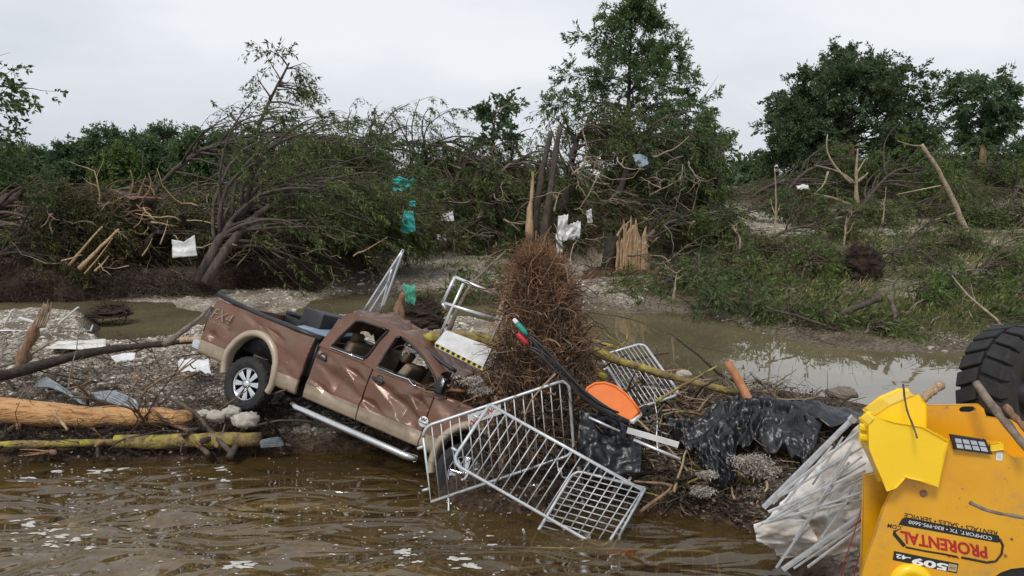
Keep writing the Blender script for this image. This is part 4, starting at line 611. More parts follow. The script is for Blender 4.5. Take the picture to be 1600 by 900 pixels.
# load left in the bed
bx = MB(); bw = lambda *p: t2w(p); AX = TR.T
bx.box(bw(.30, .15, .95), (.42, 1.15, .72), AX); bevel(solo('tool_chest', bx, M['black'], 'black tool chest standing in the pickup bed behind the cab', 'tool chest'), .02)
sh = MB(); sh.poly([bw(.30, -.75, 1.00), bw(.95, -.72, 1.03), bw(.75, .15, 1.10), bw(.62, .2, 1.42), bw(.50, .2, 1.40), bw(.52, .1, 1.12), bw(.1, -.1, 1.06)], (), (0, 0, -.02)); solo('metal_offcut', sh, M['bluegrey'], 'bent blue grey metal offcut lying on the bed load', 'metal sheet', smooth=False)
# ------------------------------------------------------------------ crowd barriers
def rrect(TLc, ux, uy, Lx, Ly, r, k=5, sharp=()):
    pts = []
    for (cx, cy, a0, i) in ((r, r, math.pi, 0), (Lx - r, r, 1.5 * math.pi, 1), (Lx - r, Ly - r, 0, 2), (r, Ly - r, .5 * math.pi, 3)):
        if i in sharp: pts.append(((0 if i in (0, 3) else Lx), (0 if i in (0, 1) else Ly))); continue
        for j in range(k + 1): a = a0 + j * math.pi / 2 / k; pts.append((cx + r * math.cos(a), cy + r * math.sin(a)))
    return np.array([TLc + ux * a + uy * b for a, b in pts])
def barrier(label, TLp, TRp, BLp, nb, sharp=(), plate=None, m='galv', feet=True, r=.13, plate_m='white'):
    a = TRp - TLp; b = BLp - TLp; Lx, Ly = np.linalg.norm(a), np.linalg.norm(b); ux, uy = a / Lx, b / Ly; nn = nrm(np.cross(ux, uy)); nn = nn if nn[1] < 0 else -nn
    T = Thing('crowd_barrier', label, 'barrier', BLp, 'steel crowd barriers swept against the truck'); fr = rrect(TLp, ux, uy, Lx, Ly, r, 5, sharp); fr = np.concatenate([fr, fr[:1] * .999 + fr[1:2] * .001, ]); k = MB(); k.tube(fr, .021, 10); T.part('frame', k, M[m])
    bar = MB(); bar.tube([(0, 0, 0), uy * Ly], .0085, 6); me = bar.mesh('bar'); me.materials.append(M[m])
    for i in range(1, nb + 1): o = link('bar', me, None, T.o, tuple(TLp + ux * Lx * i / (nb + 1) - T.b))
    if feet:
        for f in (.12, .88): k = MB(); p = TLp + ux * Lx * f + uy * Ly; k.tube([p - nn * .0, p + uy * .10, p + uy * .10 + nn * .22], .014, 6); T.part('foot', k, M[m])
    [T.part('hook', MB().tube([TLp + uy * Ly * f, TLp + uy * Ly * f - ux * .095], .02, 6), M[m]) for f in (.25, .82)]
    if plate:
        f, txt, pw, fl = plate; k = MB(); c = TLp + ux * Lx * f + uy * .09 + nn * (.026 if feet else .012); ex, ey = (ux, -uy); k.box(c, (pw, .13, .004), [ux, uy, nn]); pl = T.part('name_plate', k, M[plate_m], smooth=False)
        k = MB(); lettering(k, txt, .095, c + nn * .0045, ex, ey, bold=.002); v = k.verts(); w_ = (v @ ux); sc_ = pw * .9 / (w_.max() - w_.min()); k.V = [c + nn * .0045 + ((x - c) @ ux)[:, None] * sc_ * ux + ((x - c) @ uy)[:, None] * uy for x in k.V]; T.part('lettering', k, M['redink'], pl)
    return T
barrier('upright crowd barrier against the front wheel with white name plate', P(660, 668, 10.25), P(888, 592, 10.35), P(673, 784, 10.3), 15, (3,), (.42, 'NATIONAL', .44, 0))
barrier('crowd barrier sloping down into the water across the other barrier', P(765, 632, 9.95), P(1003, 765, 9.5), P(705, 722, 9.75), 17, (0, 1), None)
barrier('half sunk crowd barrier with its bars level, under the sloping one', P(1008, 763, 9.85), P(938, 893, 9.15), P(898, 734, 10.15), 13, (0, 1), None)
barrier('crowd barrier lying under the water with orange name plate', G(822, 856, -.026), G(1118, 862, -.026), G(772, 1010, -.035), 15, (), (.50, 'NATIONAL', .30, 0), m='alu', feet=False, plate_m='orange')
barrier('crowd barrier caught behind the yellow log on the heap', P(938, 556, 12.9), P(1005, 536, 13.2), P(990, 640, 11.6), 10, (0,), None, feet=False)
# ------------------------------------------------------------------ white step platform with rails
T = Thing('step_platform', 'white step platform with aluminium guard rail lying on the hood', 'platform', P(715, 560, 11.0))
q = [P(680, 536, 10.9), P(697, 516, 11.35), P(769, 543, 11.35), P(754, 573, 10.85)]; k = MB(); k.poly(q, (), (0, 0, -.05)); dk = bevel(T.part('deck', k, M['white'], smooth=False), .006)
e0, e1 = q[0], q[3]; d = e1 - e0; n_ = 9
for i in range(n_):
    a = e0 + d * i / n_; b = e0 + d * (i + .55) / n_; o = np.array([.0, -.006, 0]); k = MB(); k.add(np.array([a + o + (0, 0, -.045), b + o + (0, 0, -.045), b + d * .03 + o + (0, 0, .0), a + d * .03 + o]), [[0, 1, 2, 3]]); T.part('warning_stripe', k, M['black'], dk)
k = MB(); k.poly([e0 + (0, -.003, .0), e1 + (0, -.003, 0), e1 + (0, -.003, -.05), e0 + (0, -.003, -.05)]); T.part('warning_tape', k, mat('warning_yellow', (.72, .55, .04), (.78, .62, .08), 8, .6), dk, smooth=False)
for a, b in (((687, 524), (724, 443)), ((711, 433), (797, 469)), ((692, 473), (783, 501)), ((711, 433), (691, 474)), ((797, 469), (767, 533)), ((691, 474), (697, 482))):
    k = MB(); k.tube([P(*a, 11.36), P(*b, 11.36)], .022, 8); T.part('rail', k, M['alu'])
# ------------------------------------------------------------------ uprooted root mass on the nose of the truck
def root_mass(name, label, axis_px, D, prof, fib, seed, mroot='root', mcore='root_dark', thick=26, up=1.0, litter=0):
    r = np.random.default_rng(seed); ys = np.array([p[0] for p in prof], float); hw = np.array([p[1] for p in prof], float) * D / F; ax = np.array([P(p[2], p[0], D) for p in prof])
    T = Thing(name, label, 'root mass', ax[-1]); t = np.linspace(0, 1, 26); tt = np.linspace(0, 1, len(ys)); A = np.stack([np.interp(t, tt, ax[:, i]) for i in range(3)], -1); rr = np.interp(t, tt, hw)
    ph = np.linspace(0, 2 * np.pi, 41); nv = fbm((ph[None] * 2 + t[:, None] * 0).ravel(), (t[:, None] * 9 + ph[None] * 0).ravel(), 1.0, seed, 3).reshape(26, 41); nv[:, -1] = nv[:, 0]; rad = rr[:, None] * (.55 + .6 * nv)
    k = MB(); k.grid(np.stack([A[:, 0, None] + rad * np.cos(ph), A[:, 1, None] + rad * np.sin(ph), np.repeat(A[:, 2, None], 41, 1) + .05 * nv], -1)); T.part('soil_core', k, M[mcore], smooth=False)
    def surf(n, lo=0, hi=1, sc_=.85):
        u = lo + (hi - lo) * r.random(n); a = r.random(n) * 2 * np.pi; c = np.stack([np.interp(u, t, A[:, i]) for i in range(3)], -1); R0 = np.interp(u, t, rr) * sc_ * (.75 + .3 * r.random(n)); o = np.stack([np.cos(a), np.sin(a), 0 * a], -1); return c + o * (R0 * (.62 + .75 * fbm(np.cos(a) * 1.5 + u * 3, np.sin(a) * 1.5 + u * 4, .9, seed + 8, 3)))[:, None], o
    s, o = surf(fib, .02, .95); tg = np.stack([-o[:, 1], o[:, 0], 0 * o[:, 0]], -1) * r.normal(size=(fib, 1)); d = np.array([0, 0, 1.0]) * up * (.1 + .55 * r.random((fib, 1))) + tg * .9 + o * .3 * r.normal(size=(fib, 1)) + r.normal(size=(fib, 3)) * .3; Pf = shoots(s, d, .15 + .45 * r.random(fib), 8, nrm(A[1] - s) , .7, .34, r); k = MB(); k.tubes(Pf, taper(fib, 8, .004 + .008 * r.random(fib) ** 2, .4), 3, False); T.part('root_hair', k, M[mroot], kind='stuff')
    if litter: n2 = fib // 4; s, o = surf(n2, .1, 1, 1.05); k = MB(); k.tubes(shoots(s, o * .6 + r.normal(size=(n2, 3)) * .7 - np.array([0, 0, .3]), .15 + .6 * r.random(n2) ** 2, 7, (0, 0, -1), .9, .3, r), taper(n2, 7, .003 + .012 * r.random(n2) ** 3, .4), 3, False); T.part('hanging_roots', k, M['root_dark'], kind='stuff'); n2 = 500; s, o = surf(n2, .05, 1, 1.05); k = MB(); k.tubes(shoots(s, r.normal(size=(n2, 3)), .2 + .5 * r.random(n2), 7, (0, 0, -.3), .5, .35, r), taper(n2, 7, .003 + .006 * r.random(n2), .4), 3, False); T.part('pale_strands', k, M['pale_twig'], kind='stuff')
    s, o = surf(thick, .1, .9, .9); d = o * .5 + np.array([0, 0, 1]) * r.normal(size=(thick, 1)) + r.normal(size=(thick, 3)) * .5; Pf = shoots(s, d, .5 + .7 * r.random(thick), 9, (0, 0, .3), .5, .28, r)
    for i in range(thick): k = MB(); k.tubes(Pf[i:i + 1], (np.linspace(1, .25, 9) * (.010 + .016 * r.random()))[None], 6); T.part('root', k, M[mroot])
    if litter:
        s, o = surf(litter, .45, 1, 1.0); k = MB(); k.leaves(s, r.normal(size=(litter, 3)), .03 + .06 * r.random(litter), .02 + .04 * r.random(litter), r); T.part('caught_leaves', k, M['litter'], kind='stuff')
    return T
root_mass('uprooted_root_mass', 'tall tangle of orange brown roots upended on the nose of the truck', None, 11.1, [(412, 4, 834), (425, 16, 838), (445, 30, 845), (478, 46, 848), (520, 58, 846), (560, 66, 842), (610, 76, 834), (660, 80, 830), (700, 76, 828), (730, 60, 828)], 9500, 301, thick=50, litter=4500)
root_mass('root_ball', 'dark bristly root ball of a fallen tree on the grassy bank', None, 29, [(388, 14, 1346), (398, 26, 1348), (415, 32, 1350), (432, 30, 1350), (446, 18, 1350)], 1500, 302, 'root_dark', thick=10)
root_mass('root_clump', 'dark root clump at the foot of the leaning stripped trunk', None, 39.6, [(376, 10, 1518), (386, 22, 1524), (396, 30, 1530), (406, 30, 1534)], 700, 303, 'root_dark', thick=6)
root_mass('root_clump', 'dark clump of mud and roots behind the pickup bed by the water', None, 17.5, [(470, 20, 655), (482, 34, 655), (496, 44, 656), (512, 46, 656)], 500, 304, 'root_dark', thick=8)
root_mass('root_clump', 'sunken mat of black roots sticking out of the backwater', None, 24, [(480, 14, 172), (486, 30, 172), (494, 38, 170)], 400, 305, 'root_dark', thick=4, up=.2)
# ------------------------------------------------------------------ sticks, logs
def log(name, label, pix, r0, m, cat='log', group=None, r1=.5, n=10, rough=.12, seed=1, world=None, pieces=10):
    r = np.random.default_rng(seed); pts = smooth_line(np.array([P(*p) for p in pix]) if world is None else world, pieces); pts[1:-1] += r.normal(size=(pieces - 2, 3)) * r0 * .07; k = MB()
    k.tubes(pts[None], (r0 * np.linspace(1, r1, pieces) * (1 + rough * r.normal(size=pieces)))[None], n); return solo(name, k, M[m], label, cat, group)
log('mossy_log', 'long yellow green log slanting across the heap toward the tarp', [(890, 532, 12.2), (960, 562, 12.0), (1060, 592, 11.9), (1152, 614, 11.8)], .066, 'moss', r1=.7, seed=3)
log('mossy_log', 'shorter yellow green log beside the root mass', [(872, 520, 11.6), (905, 552, 11.5), (945, 592, 11.3)], .07, 'moss', r1=.8, seed=4)
log('mossy_log', 'stubby mossy log end under the black tarp', [(1138, 735, 10.3), (1160, 746, 10.2), (1178, 760, 10.1)], .06, 'moss', r1=.9, seed=5)
log('mossy_log', 'mossy log lying behind the step platform', [(650, 528, 12.2), (720, 524, 12.1), (800, 538, 11.9)], .10, 'moss', r1=.8, seed=6)
log('mossy_stick', 'thin yellow green stick propped over the long mossy log', [(1024, 628, 11.2), (1070, 600, 11.3), (1120, 572, 11.5)], .028, 'moss', 'stick', seed=7)
log('brown_post', 'round orange brown post standing in the black tarp', [(1138, 566, 11.6), (1155, 598, 11.45), (1175, 634, 11.3)], .062, 'brownpipe', 'post', r1=1.05, n=14, rough=.01, seed=8)
log('broken_stick', 'pale splintered stick upright behind the platform rail', [(771, 535, 12), (780, 490, 12), (800, 428, 12.2)], .055, 'split', 'stick', seed=9, n=6)
log('broken_stick', 'orange rotten stump piece upright behind the crushed cab', [(626, 505, 14.5), (622, 480, 14.5), (632, 458, 14.5)], .11, 'rust_wood', 'stump', seed=10, n=7)
log('bent_branch', 'reddish bent branch poking from the heap by the level barrier', [(1000, 800, 9.6), (1040, 770, 9.8), (1060, 757, 9.9), (990, 752, 9.9)], .026, 'rust_wood', 'branch', seed=11)
log('branch', 'barkless branch leaning on the yellow machine in front of the tyre', [(1525, 598, 6.7), (1550, 634, 6.5), (1605, 702, 6.2)], .034, 'bark_grey', 'branch', r1=1, seed=12)
log('branch', 'broken orange stick end lying on the yellow machine', [(1570, 634, 6.4), (1592, 660, 6.3), (1625, 690, 6.2)], .026, 'rust_wood', 'stick', r1=1, seed=13)
log('branch', 'thin twig standing on the yellow cover', [(1411, 600, 6.6), (1416, 640, 6.5), (1428, 668, 6.4), (1433, 684, 6.3)], .008, 'twig', 'twig', r1=1, seed=14)
log('branch', 'pale splintered twig across the flank of the yellow machine', [(1515, 785, 6.05), (1545, 800, 6.0), (1620, 812, 5.8)], .014, 'bark_grey', 'twig', r1=1, seed=15)
log('branch', 'pale peeled branch end behind the yellow machine by the pool', [(1436, 628, 9.2), (1455, 612, 9.4), (1470, 602, 9.5)], .05, 'split', 'branch', r1=1, seed=16)
log('branch', 'long thin twig arching over the pool from the heap', [(900, 485, 12.5), (1000, 498, 12.3), (1080, 540, 12), (1150, 553, 12)], .012, 'twig', 'twig', r1=.4, seed=17)
log('branch', 'thin pale root looping down the front of the root mass', [(868, 584, 10.0), (830, 622, 9.9), (818, 655, 9.85)], .011, 'pale_twig', 'twig', r1=.7, seed=18)
log('branch', 'bare bushy branch standing in water behind the platform', [(700, 520, 14.5), (720, 470, 14.6), (742, 436, 14.8), (790, 392, 15.0)], .05, 'bark_grey', 'branch', r1=.3, seed=19)
# ------------------------------------------------------------------ power cables with coloured plugs
for i, (o, m_, lab) in enumerate(((0, 'green', 'black power cable with green and white plug hung over the root mass'), (6, 'red', 'black power cable with red plug hung over the root mass'))):
    a = P(824 + o * .2, 524 + o * 2.5, 10.25); ln = [a, P(846, 545 + o, 10.15), P(880, 582 + o, 10.05), P(930, 625 + o, 9.9), P(965, 645 + o, 9.9)]; T = Thing('power_cable', lab, 'cable', ln[-1], 'black cables over the roots'); 
    for j in range(3): k = MB(); k.tube(smooth_line(np.array(ln) + rng.normal(size=(5, 3)) * .025, 24), .013, 6); T.part('cable', k, M['black'])
    b = P(808 + o * .1, 505 + o * 2.6, 10.3); k = MB(); d = a - b; k.tubes(np.array([[b, b + d * .3, b + d * .7, a]]), [[.030, .036, .034, .016]], 10); T.part('plug', k, M[m_])
    if m_ == 'green': k = MB(); k.tubes(np.array([[b - d * .35, b - d * .1, b]]), [[.022, .03, .033]], 10); T.part('plug_cap', k, M['white'])
# ------------------------------------------------------------------ orange dish with rails and castors
T = Thing('hose_reel_cart', 'orange half round dish on a white railed cart tangled in the heap', 'cart', P(955, 650, 10.2)); arc = [(913, 618), (918, 606), (930, 599), (945, 598), (962, 604), (978, 616), (990, 629), (999, 643), (982, 657)]; ch = [(965, 649), (944, 636), (926, 626)]
pts = [P(x, y, 10.35 - (y - 598) * .004) for x, y in arc + ch]; k = MB(); k.poly(pts, (), (.02, .06, -.05)); bevel(T.part('dish', k, M['orange'], smooth=False), .01); k = MB(); k.tube(np.array(pts[:8]), .018, 6); T.part('dish_rim', k, M['orange'])
k = MB(); k.tube(np.array([pts[0]] + pts[:8:-1] + [pts[8]]) + np.array([0, -.02, -.02]), .035, 6); T.part('black_edge', k, M['black'])
k = MB(); k.beam(P(986, 660, 10.1), P(1000, 646, 10.25), .07, .04); bevel(T.part('bracket', k, M['white'], smooth=False), .005)
k = MB(); k.beam(P(980, 672, 9.95), P(1060, 695, 9.9), .02, .07); T.part('rail', k, M['white'], smooth=False); k = MB(); k.tube([P(920, 652, 10.05), P(968, 674, 10.0)], .016, 8); T.part('rail', k, M['alu']); k = MB(); k.tube([P(990, 687, 9.95), P(1063, 718, 9.8)], .02, 8); T.part('rail', k, M['alu'])
for x, y in ((1010, 642), (978, 681)): k = MB(); k.lathe([(.02, -.02), (.06, -.025), (.072, -.015), (.072, .015), (.06, .025), (.02, .02)], 18, P(x, y, 10.05), (.5, -.8, .2)); T.part('castor', k, M['rubber'])
# ------------------------------------------------------------------ cloth
def cloth(top, bot, nu=40, nv=26, amp=.08, fs=.5, seed=0, sag=0.0, bulge=0.0, ridge=True, edge=.03, knot=None):
    A = resample([P(*p) for p in top], nu); B = resample([P(*p) for p in bot], nu); v = np.linspace(0, 1, nv); S = A[:, None] * (1 - v)[None, :, None] + B[:, None] * v[None, :, None]
    u = np.linspace(0, 1, nu); U, V = np.meshgrid(u, v, indexing='ij'); L_ = np.linalg.norm(A[-1] - A[0]); f1 = fbm((U * L_ / fs + V * 1.2).ravel(), (V * 2.2 - U).ravel(), 1.0, seed, 4).reshape(U.shape); f = (np.abs(f1 - .5) * -2 + .3) if ridge else f1 - .5
    if knot: an = np.arctan2(V - knot[1], (U - knot[0]) * 2.0); rk = np.hypot(V - knot[1], (U - knot[0]) * 2.0); f = f * .9 + .55 * (.45 - np.abs(np.sin(an * 4 + f1 * 14))) * np.clip(rk * 2.2, 0, .75) - .5 * np.exp(-rk ** 2 / .02)
    nn = nrm(np.cross(A[-1] - A[0], B[nu // 2] - A[nu // 2])); nn = nn if nn[2] - nn[1] > 0 else -nn
    S = S + nn * (amp * f * 2 + bulge * np.sin(np.pi * V) * np.sin(np.pi * U))[..., None]; S[..., 2] -= sag * np.sin(np.pi * V)
    e = (fbm((U * 9).ravel(), (V * 0).ravel(), 1.0, seed + 5, 2).reshape(U.shape) - .5) * edge * L_ * (np.abs(V - .5) * 2) ** 3; S = S + (B - A)[:, None] / max(1e-6, np.linalg.norm(B - A, axis=1).mean()) * e[..., None]
    return MB().grid(S)
def sheet(name, label, cat, m, *a, thick=.006, **k):
    o = solo(name, cloth(*a, **k), M[m], label, cat); s = o.modifiers.new('thickness', 'SOLIDIFY'); s.thickness = thick; return o
sheet('black_tarp', 'crumpled black tarp bunched around the brown post', 'tarp', 'tarp', [(1034, 655, 11.4), (1088, 646, 11.6), (1140, 626, 11.8), (1190, 632, 11.6), (1250, 640, 11.3), (1285, 660, 11.0)], [(1062, 694, 10.8), (1100, 716, 10.5), (1135, 722, 10.3), (1175, 694, 10.5), (1230, 706, 10.2), (1262, 724, 10.0)], 110, 70, amp=.17, fs=.5, seed=7, bulge=.22, knot=(.42, .45))
sheet('black_tarp', 'black tarp stretched flat along the edge of the pool', 'tarp', 'tarp', [(1145, 620, 12.0), (1210, 622, 12.0), (1290, 634, 11.7), (1370, 648, 11.2)], [(1150, 640, 11.6), (1220, 650, 11.3), (1290, 660, 10.9), (1370, 672, 10.4)], 60, 30, amp=.09, fs=.4, seed=8, bulge=.08)
sheet('black_tarp', 'hanging corner of black tarp with eyelets below the bunched tarp', 'tarp', 'tarp', [(1085, 700, 10.5), (1115, 706, 10.4), (1150, 708, 10.3)], [(1112, 752, 9.9), (1130, 760, 9.85), (1150, 752, 9.9)], 40, 40, amp=.12, fs=.3, seed=9, knot=(.5, .0))
sheet('plastic_bag', 'black plastic sacking wedged under the orange dish', 'plastic sheet', 'tarp', [(905, 640, 10.6), (950, 652, 10.5), (1005, 676, 10.3)], [(900, 730, 10.1), (950, 742, 9.95), (1000, 742, 9.9)], 36, 26, amp=.12, fs=.4, seed=10)
for x, y, s_ in ((1176, 722, .10), (1188, 736, .09), (1196, 772, .11), (1218, 762, .09), (1098, 768, .06), (1106, 742, .05), (738, 596, .06), (750, 610, .06)):
    c = P(x, y, 9.9 if x > 900 else 10.75); n_ = 900; r = np.random.default_rng(int(x)); sc_ = np.array([1.7, 1, .55]) * s_ * .6; q = c + r.normal(size=(n_, 3)) * sc_
    k = MB(); k.tubes(shoots(q, r.normal(size=(n_, 3)), s_ * (.2 + .45 * r.random(n_)), 5, (0, 0, -.9), .8, .6, r), .0035 + .003 * r.random((n_, 1)), 3, False); ii = r.random((n_, 3)); k.leaves(q, r.normal(size=(n_, 3)), .024, .018, r)
    solo('fluff_clump', k, M['fibre'], 'muddy grey clump of matted fibre caught in the heap' if x > 900 else 'pale shredded matter on the crushed hood', 'fibre', 'matted fibre clumps in the heap' if x > 900 else 'shredded matter on the hood')
# leaves, splinters and shreds on the crushed hood and dash
r = np.random.default_rng(77); n_ = 2200; u = np.stack([r.uniform(2.95, 4.5, n_), r.uniform(-.8, .8, n_), .90 + .12 * r.random(n_) * r.random(n_) + 0 * r.random(n_)], -1); u[:, 2] += .10 * np.exp(-((u[:, 0] - 3.3) / .35) ** 2); wq = t2w(u)
tag(link('leaf_litter', MB().leaves(wq, r.normal(size=(n_, 3)), .03 + .07 * r.random(n_), .02 + .04 * r.random(n_), r).mesh('leaf_litter'), M['litter']), 'brown leaves and shreds on the crushed hood', 'leaves', kind='stuff')
tag(link('twig_litter', MB().tubes(shoots(wq[:500], r.normal(size=(500, 3)) * np.array([1, 1, .4]), .15 + .4 * r.random(500), 5, (0, 0, -.2), .3, .2, r), taper(500, 5, .004 + .008 * r.random(500) ** 2, .5), 4, False).mesh('twig_litter'), M['root']), 'brown twigs on the crushed hood', 'twigs', kind='stuff')
for i in range(26):
    c = t2w((r.uniform(3.0, 4.5), r.uniform(-.9, .6), .98 + .15 * r.random())); d = r.normal(size=3) * np.array([1, .7, .25]); k = MB(); rr = r.uniform(.008, .028); mk = ['root', 'bark_dark', 'twig', 'pale_twig'][i % 4]; k.tubes(shoots([c], [d], [r.uniform(.4, 1.0)], 8, (0, 0, -.5), .5, .2, r), (rr * np.linspace(1, .4, 8))[None], 6); solo('stick', k, M[mk], ['rusty', 'blackish', 'brown', 'pale'][i % 4] + ' crooked root lying on the crushed hood', 'stick', 'roots on the hood')
# ------------------------------------------------------------------ collapsed white canopy with its folding frame
T = Thing('canopy_tent', 'collapsed white canopy tent with tangled folding frame beside the yellow machine', 'canopy tent', P(1270, 880, 8.2))
o = T.part('canopy_cloth', cloth([(1348, 660, 7.9), (1290, 712, 8.1), (1235, 765, 8.2), (1178, 838, 8.3)], [(1420, 770, 7.4), (1385, 815, 7.5), (1330, 862, 7.7), (1225, 872, 8.0)], 70, 46, amp=.12, fs=.34, seed=14, bulge=.16), M['cloth'])
o = T.part('canopy_cloth', cloth([(1178, 818, 8.0), (1210, 808, 7.9), (1262, 812, 7.75)], [(1184, 846, 7.95), (1225, 850, 7.8), (1280, 846, 7.6)], 30, 16, amp=.06, fs=.3, seed=15, bulge=.10), M['cloth'])
for i, (a, b, r_) in enumerate((((1335, 652), (1193, 793), .024), ((1328, 660), (1207, 787), .014), ((1317, 683), (1270, 757), .010), ((1350, 697), (1223, 773), .012), ((1353, 723), (1183, 823), .010), ((1353, 743), (1290, 793), .009), ((1327, 722), (1213, 887), .012), ((1392, 770), (1190, 818), .014), ((1387, 777), (1223, 890), .022), ((1385, 792), (1240, 888), .011), ((1340, 760), (1283, 840), .010), ((1357, 743), (1207, 813), .009), ((1300, 697), (1217, 797), .010), ((1347, 713), (1250, 787), .010), ((1335, 690), (1300, 745), .009), ((1345, 672), (1215, 775), .012), ((1352, 735), (1200, 800), .012), ((1378, 800), (1262, 886), .012), ((1330, 705), (1240, 845), .010), ((1370, 762), (1235, 806), .010))):
    k = MB(); pa, pb = P(*a, 7.62 - .012 * i), P(*b, 7.75 - .015 * i); k.beam(pa, pb, r_ * 1.8, r_ * 1.8); bevel(T.part('pole', k, M['galv'], smooth=False), .003)
    if i in (0, 8): k = MB(); k.beam(pa, pa + (pb - pa) * .04, .06, .06); T.part('pole_joint', k, M['alu'], smooth=False)
for x in (1340, 1360): k = MB(); k.tube(smooth_line([P(x + 8, 785, 7.3), P(x - 4, 830, 7.3), P(x - 22, 880, 7.4), P(x - 26, 905, 7.4)], 12), .005, 5); T.part('red_cord', k, M['red'])
# ------------------------------------------------------------------ overturned yellow telehandler
TN = nrm((-.20, -.97, .10)); TPO = P(1450, 770, 6.5)
def TP(px, py, off=0.0): o = np.array([0, 0, H]); d = ray(px, py); t = TN @ (TPO + TN * off - o) / (TN @ d); return o + d * t
def plate_poly(pts, off, thick, holes=()): k = MB(); k.poly([TP(x, y, off) for x, y in pts], [[TP(x, y, off) for x, y in h] for h in holes], -TN * thick); return k
T = Thing('telehandler', 'overturned yellow telehandler with rental lettering upside down', 'construction vehicle', TP(1480, 1000, -.7))
circ = lambda cx, cy, r_, n=28: [(cx + r_ * math.cos(a), cy + r_ * math.sin(a)) for a in np.arange(n) * 2 * np.pi / n]
bevel(T.part('side_plate', plate_poly([(1344, 1150), (1345, 905), (1352, 878), (1366, 842), (1379, 800), (1394, 768), (1411, 748), (1428, 705), (1478, 688), (1520, 688), (1560, 692), (1572, 706), (1584, 716), (2250, 722), (2250, 1150)], 0, .05, [circ(1598, 965, 78)]), M['yellow'], smooth=False), .012, 3)
bevel(T.part('chassis', plate_poly([(1425, 1150), (1425, 860), (1440, 775), (1470, 712), (1560, 702), (1584, 722), (2250, 728), (2250, 1150)], -.054, 1.0), M['yellow'], smooth=False), .02, 2)
bevel(T.part('inner_panel', plate_poly([(1338, 1150), (1346, 880), (1352, 745), (1400, 735), (1410, 1150)], -.30, .06), M['yellow'], smooth=False), .01)
bevel(T.part('plastic_cover', plate_poly([(1356, 664), (1369, 655), (1397, 660), (1440, 667), (1481, 690), (1464, 758), (1437, 751), (1415, 746), (1400, 762), (1387, 765), (1376, 745), (1365, 720), (1357, 700)], .13, .30), M['yellow2'], smooth=False), .014, 3)
bevel(T.part('cover_top', plate_poly([(1360, 672), (1364, 650), (1390, 632), (1420, 619), (1434, 619), (1447, 632), (1447, 690), (1360, 690)], -.06, .34), M['yellow2'], smooth=False), .016, 3)
slot = [(1507 + 8 * math.cos(a) + (0 if math.cos(a) < 0 else 10), 640 + 5 * math.sin(a)) for a in np.linspace(0, 2 * np.pi, 20, endpoint=False)]
bevel(T.part('rear_plate', plate_poly([(1425, 634), (1530, 632), (1537, 638), (1541, 651), (1600, 660), (2250, 672), (2250, 715), (1425, 715)], -.42, .05, [slot]), M['yellow'], smooth=False), .008, 2)
for y in (669, 684): k = MB(); k.beam(TP(1356, y, .05), TP(1342, y - 3, .05), .05, .05); bevel(T.part('lug_hook', k, M['yellow2'], smooth=False), .012)
# work light
k = MB(); lq = [(1487, 681), (1540, 688), (1549, 709), (1492, 702)]; k.poly([TP(x, y, .045) for x, y in lq], (), -TN * .05); wl = bevel(T.part('work_light', k, M['black'], smooth=False), .006); la = [TP(x, y, .048) for x, y in lq]
for i in range(4):
    for j in range(2):
        f = lambda u, v: (la[0] * (1 - u) + la[1] * u) * (1 - v) + (la[3] * (1 - u) + la[2] * u) * v; u0, u1, v0, v1 = .07 + i * .225, .07 + i * .225 + .18, .14 + j * .4, .14 + j * .4 + .32; k = MB(); k.poly([f(u0, v0), f(u1, v0), f(u1, v1), f(u0, v1)], (), TN * .008); T.part('lens', k, M['glass'], wl, smooth=False)
bevel(T.part('step_pad', plate_poly([(1547, 694), (1566, 694), (1568, 702), (1549, 703)], .03, .04), M['yellow2'], smooth=False), .01)
st = T.part('sticker', plate_poly([(1557, 706), (1567, 707), (1566, 720), (1556, 719)], .004, .003), M['white'], smooth=False); T.part('sticker_mark', plate_poly([(1559, 711), (1564, 711.5), (1564, 716), (1559, 715.5)], .0065, .001), M['galv'], st, smooth=False)
for x, y, r_ in ((1443, 771, .030), (1571, 868, .012), (1581, 842, .010)): k = MB(); k.lathe([(.0, .014), (r_ * .6, .013), (r_ * .9, .008), (r_, .0)], 18, TP(x, y, .002), TN); T.part('bolt', k, M['rust_wood'])
k = MB(); k.lathe([(.05, .02), (.10, .05), (.15, .05), (.17, .0)], 30, TP(1424, 912, .0), TN); T.part('pivot_boss', k, M['yellow2'])
# lettering, reading upside down
def fit_text(txt, pa, pb, hpx, m, off=.004, parent=None, **kw):       # from the first letter's pixel to the last one's
    a, b = TP(*pa, off), TP(*pb, off); ex = nrm(b - a); ey = nrm(np.cross(TN, ex)); v, t = text_mesh(txt, 1.0, **kw); w_ = v[:, 0].max() - v[:, 0].min(); h_ = v[:, 1].max() - v[:, 1].min(); sx = np.linalg.norm(b - a) / w_; sy = hpx * 6.5 / F / h_
    k = MB(); k.add((a + b) / 2 + ((v[:, :1] - (v[:, 0].max() + v[:, 0].min()) / 2) * sx) * ex + ((v[:, 1:2] - (v[:, 1].max() + v[:, 1].min()) / 2) * sy) * ey, None, t); return T.part('lettering', k, M[m], parent, smooth=False)
fit_text('RENTALS • SALES • SERVICE', (1558, 834), (1413, 805), 8, 'blackink', bold=.012)
sg = T.part('sign_band', plate_poly([(1561, 837), (1563, 847), (1558, 848), (1404, 820), (1410, 810), (1420, 809)], .003, .002), M['blackink'], smooth=False)
fit_text('COMFORT, TX • 830-995-5600', (1550, 841), (1420, 815), 6.5, 'whiteink', .0055, sg)
fit_text('PRORENTAL', (1545, 864), (1405, 838), 20, 'redink', .004, shear=-.25, bold=.03)
fit_text('.COM', (1410, 826), (1387, 821), 7, 'blackink', .0045, bold=.01)
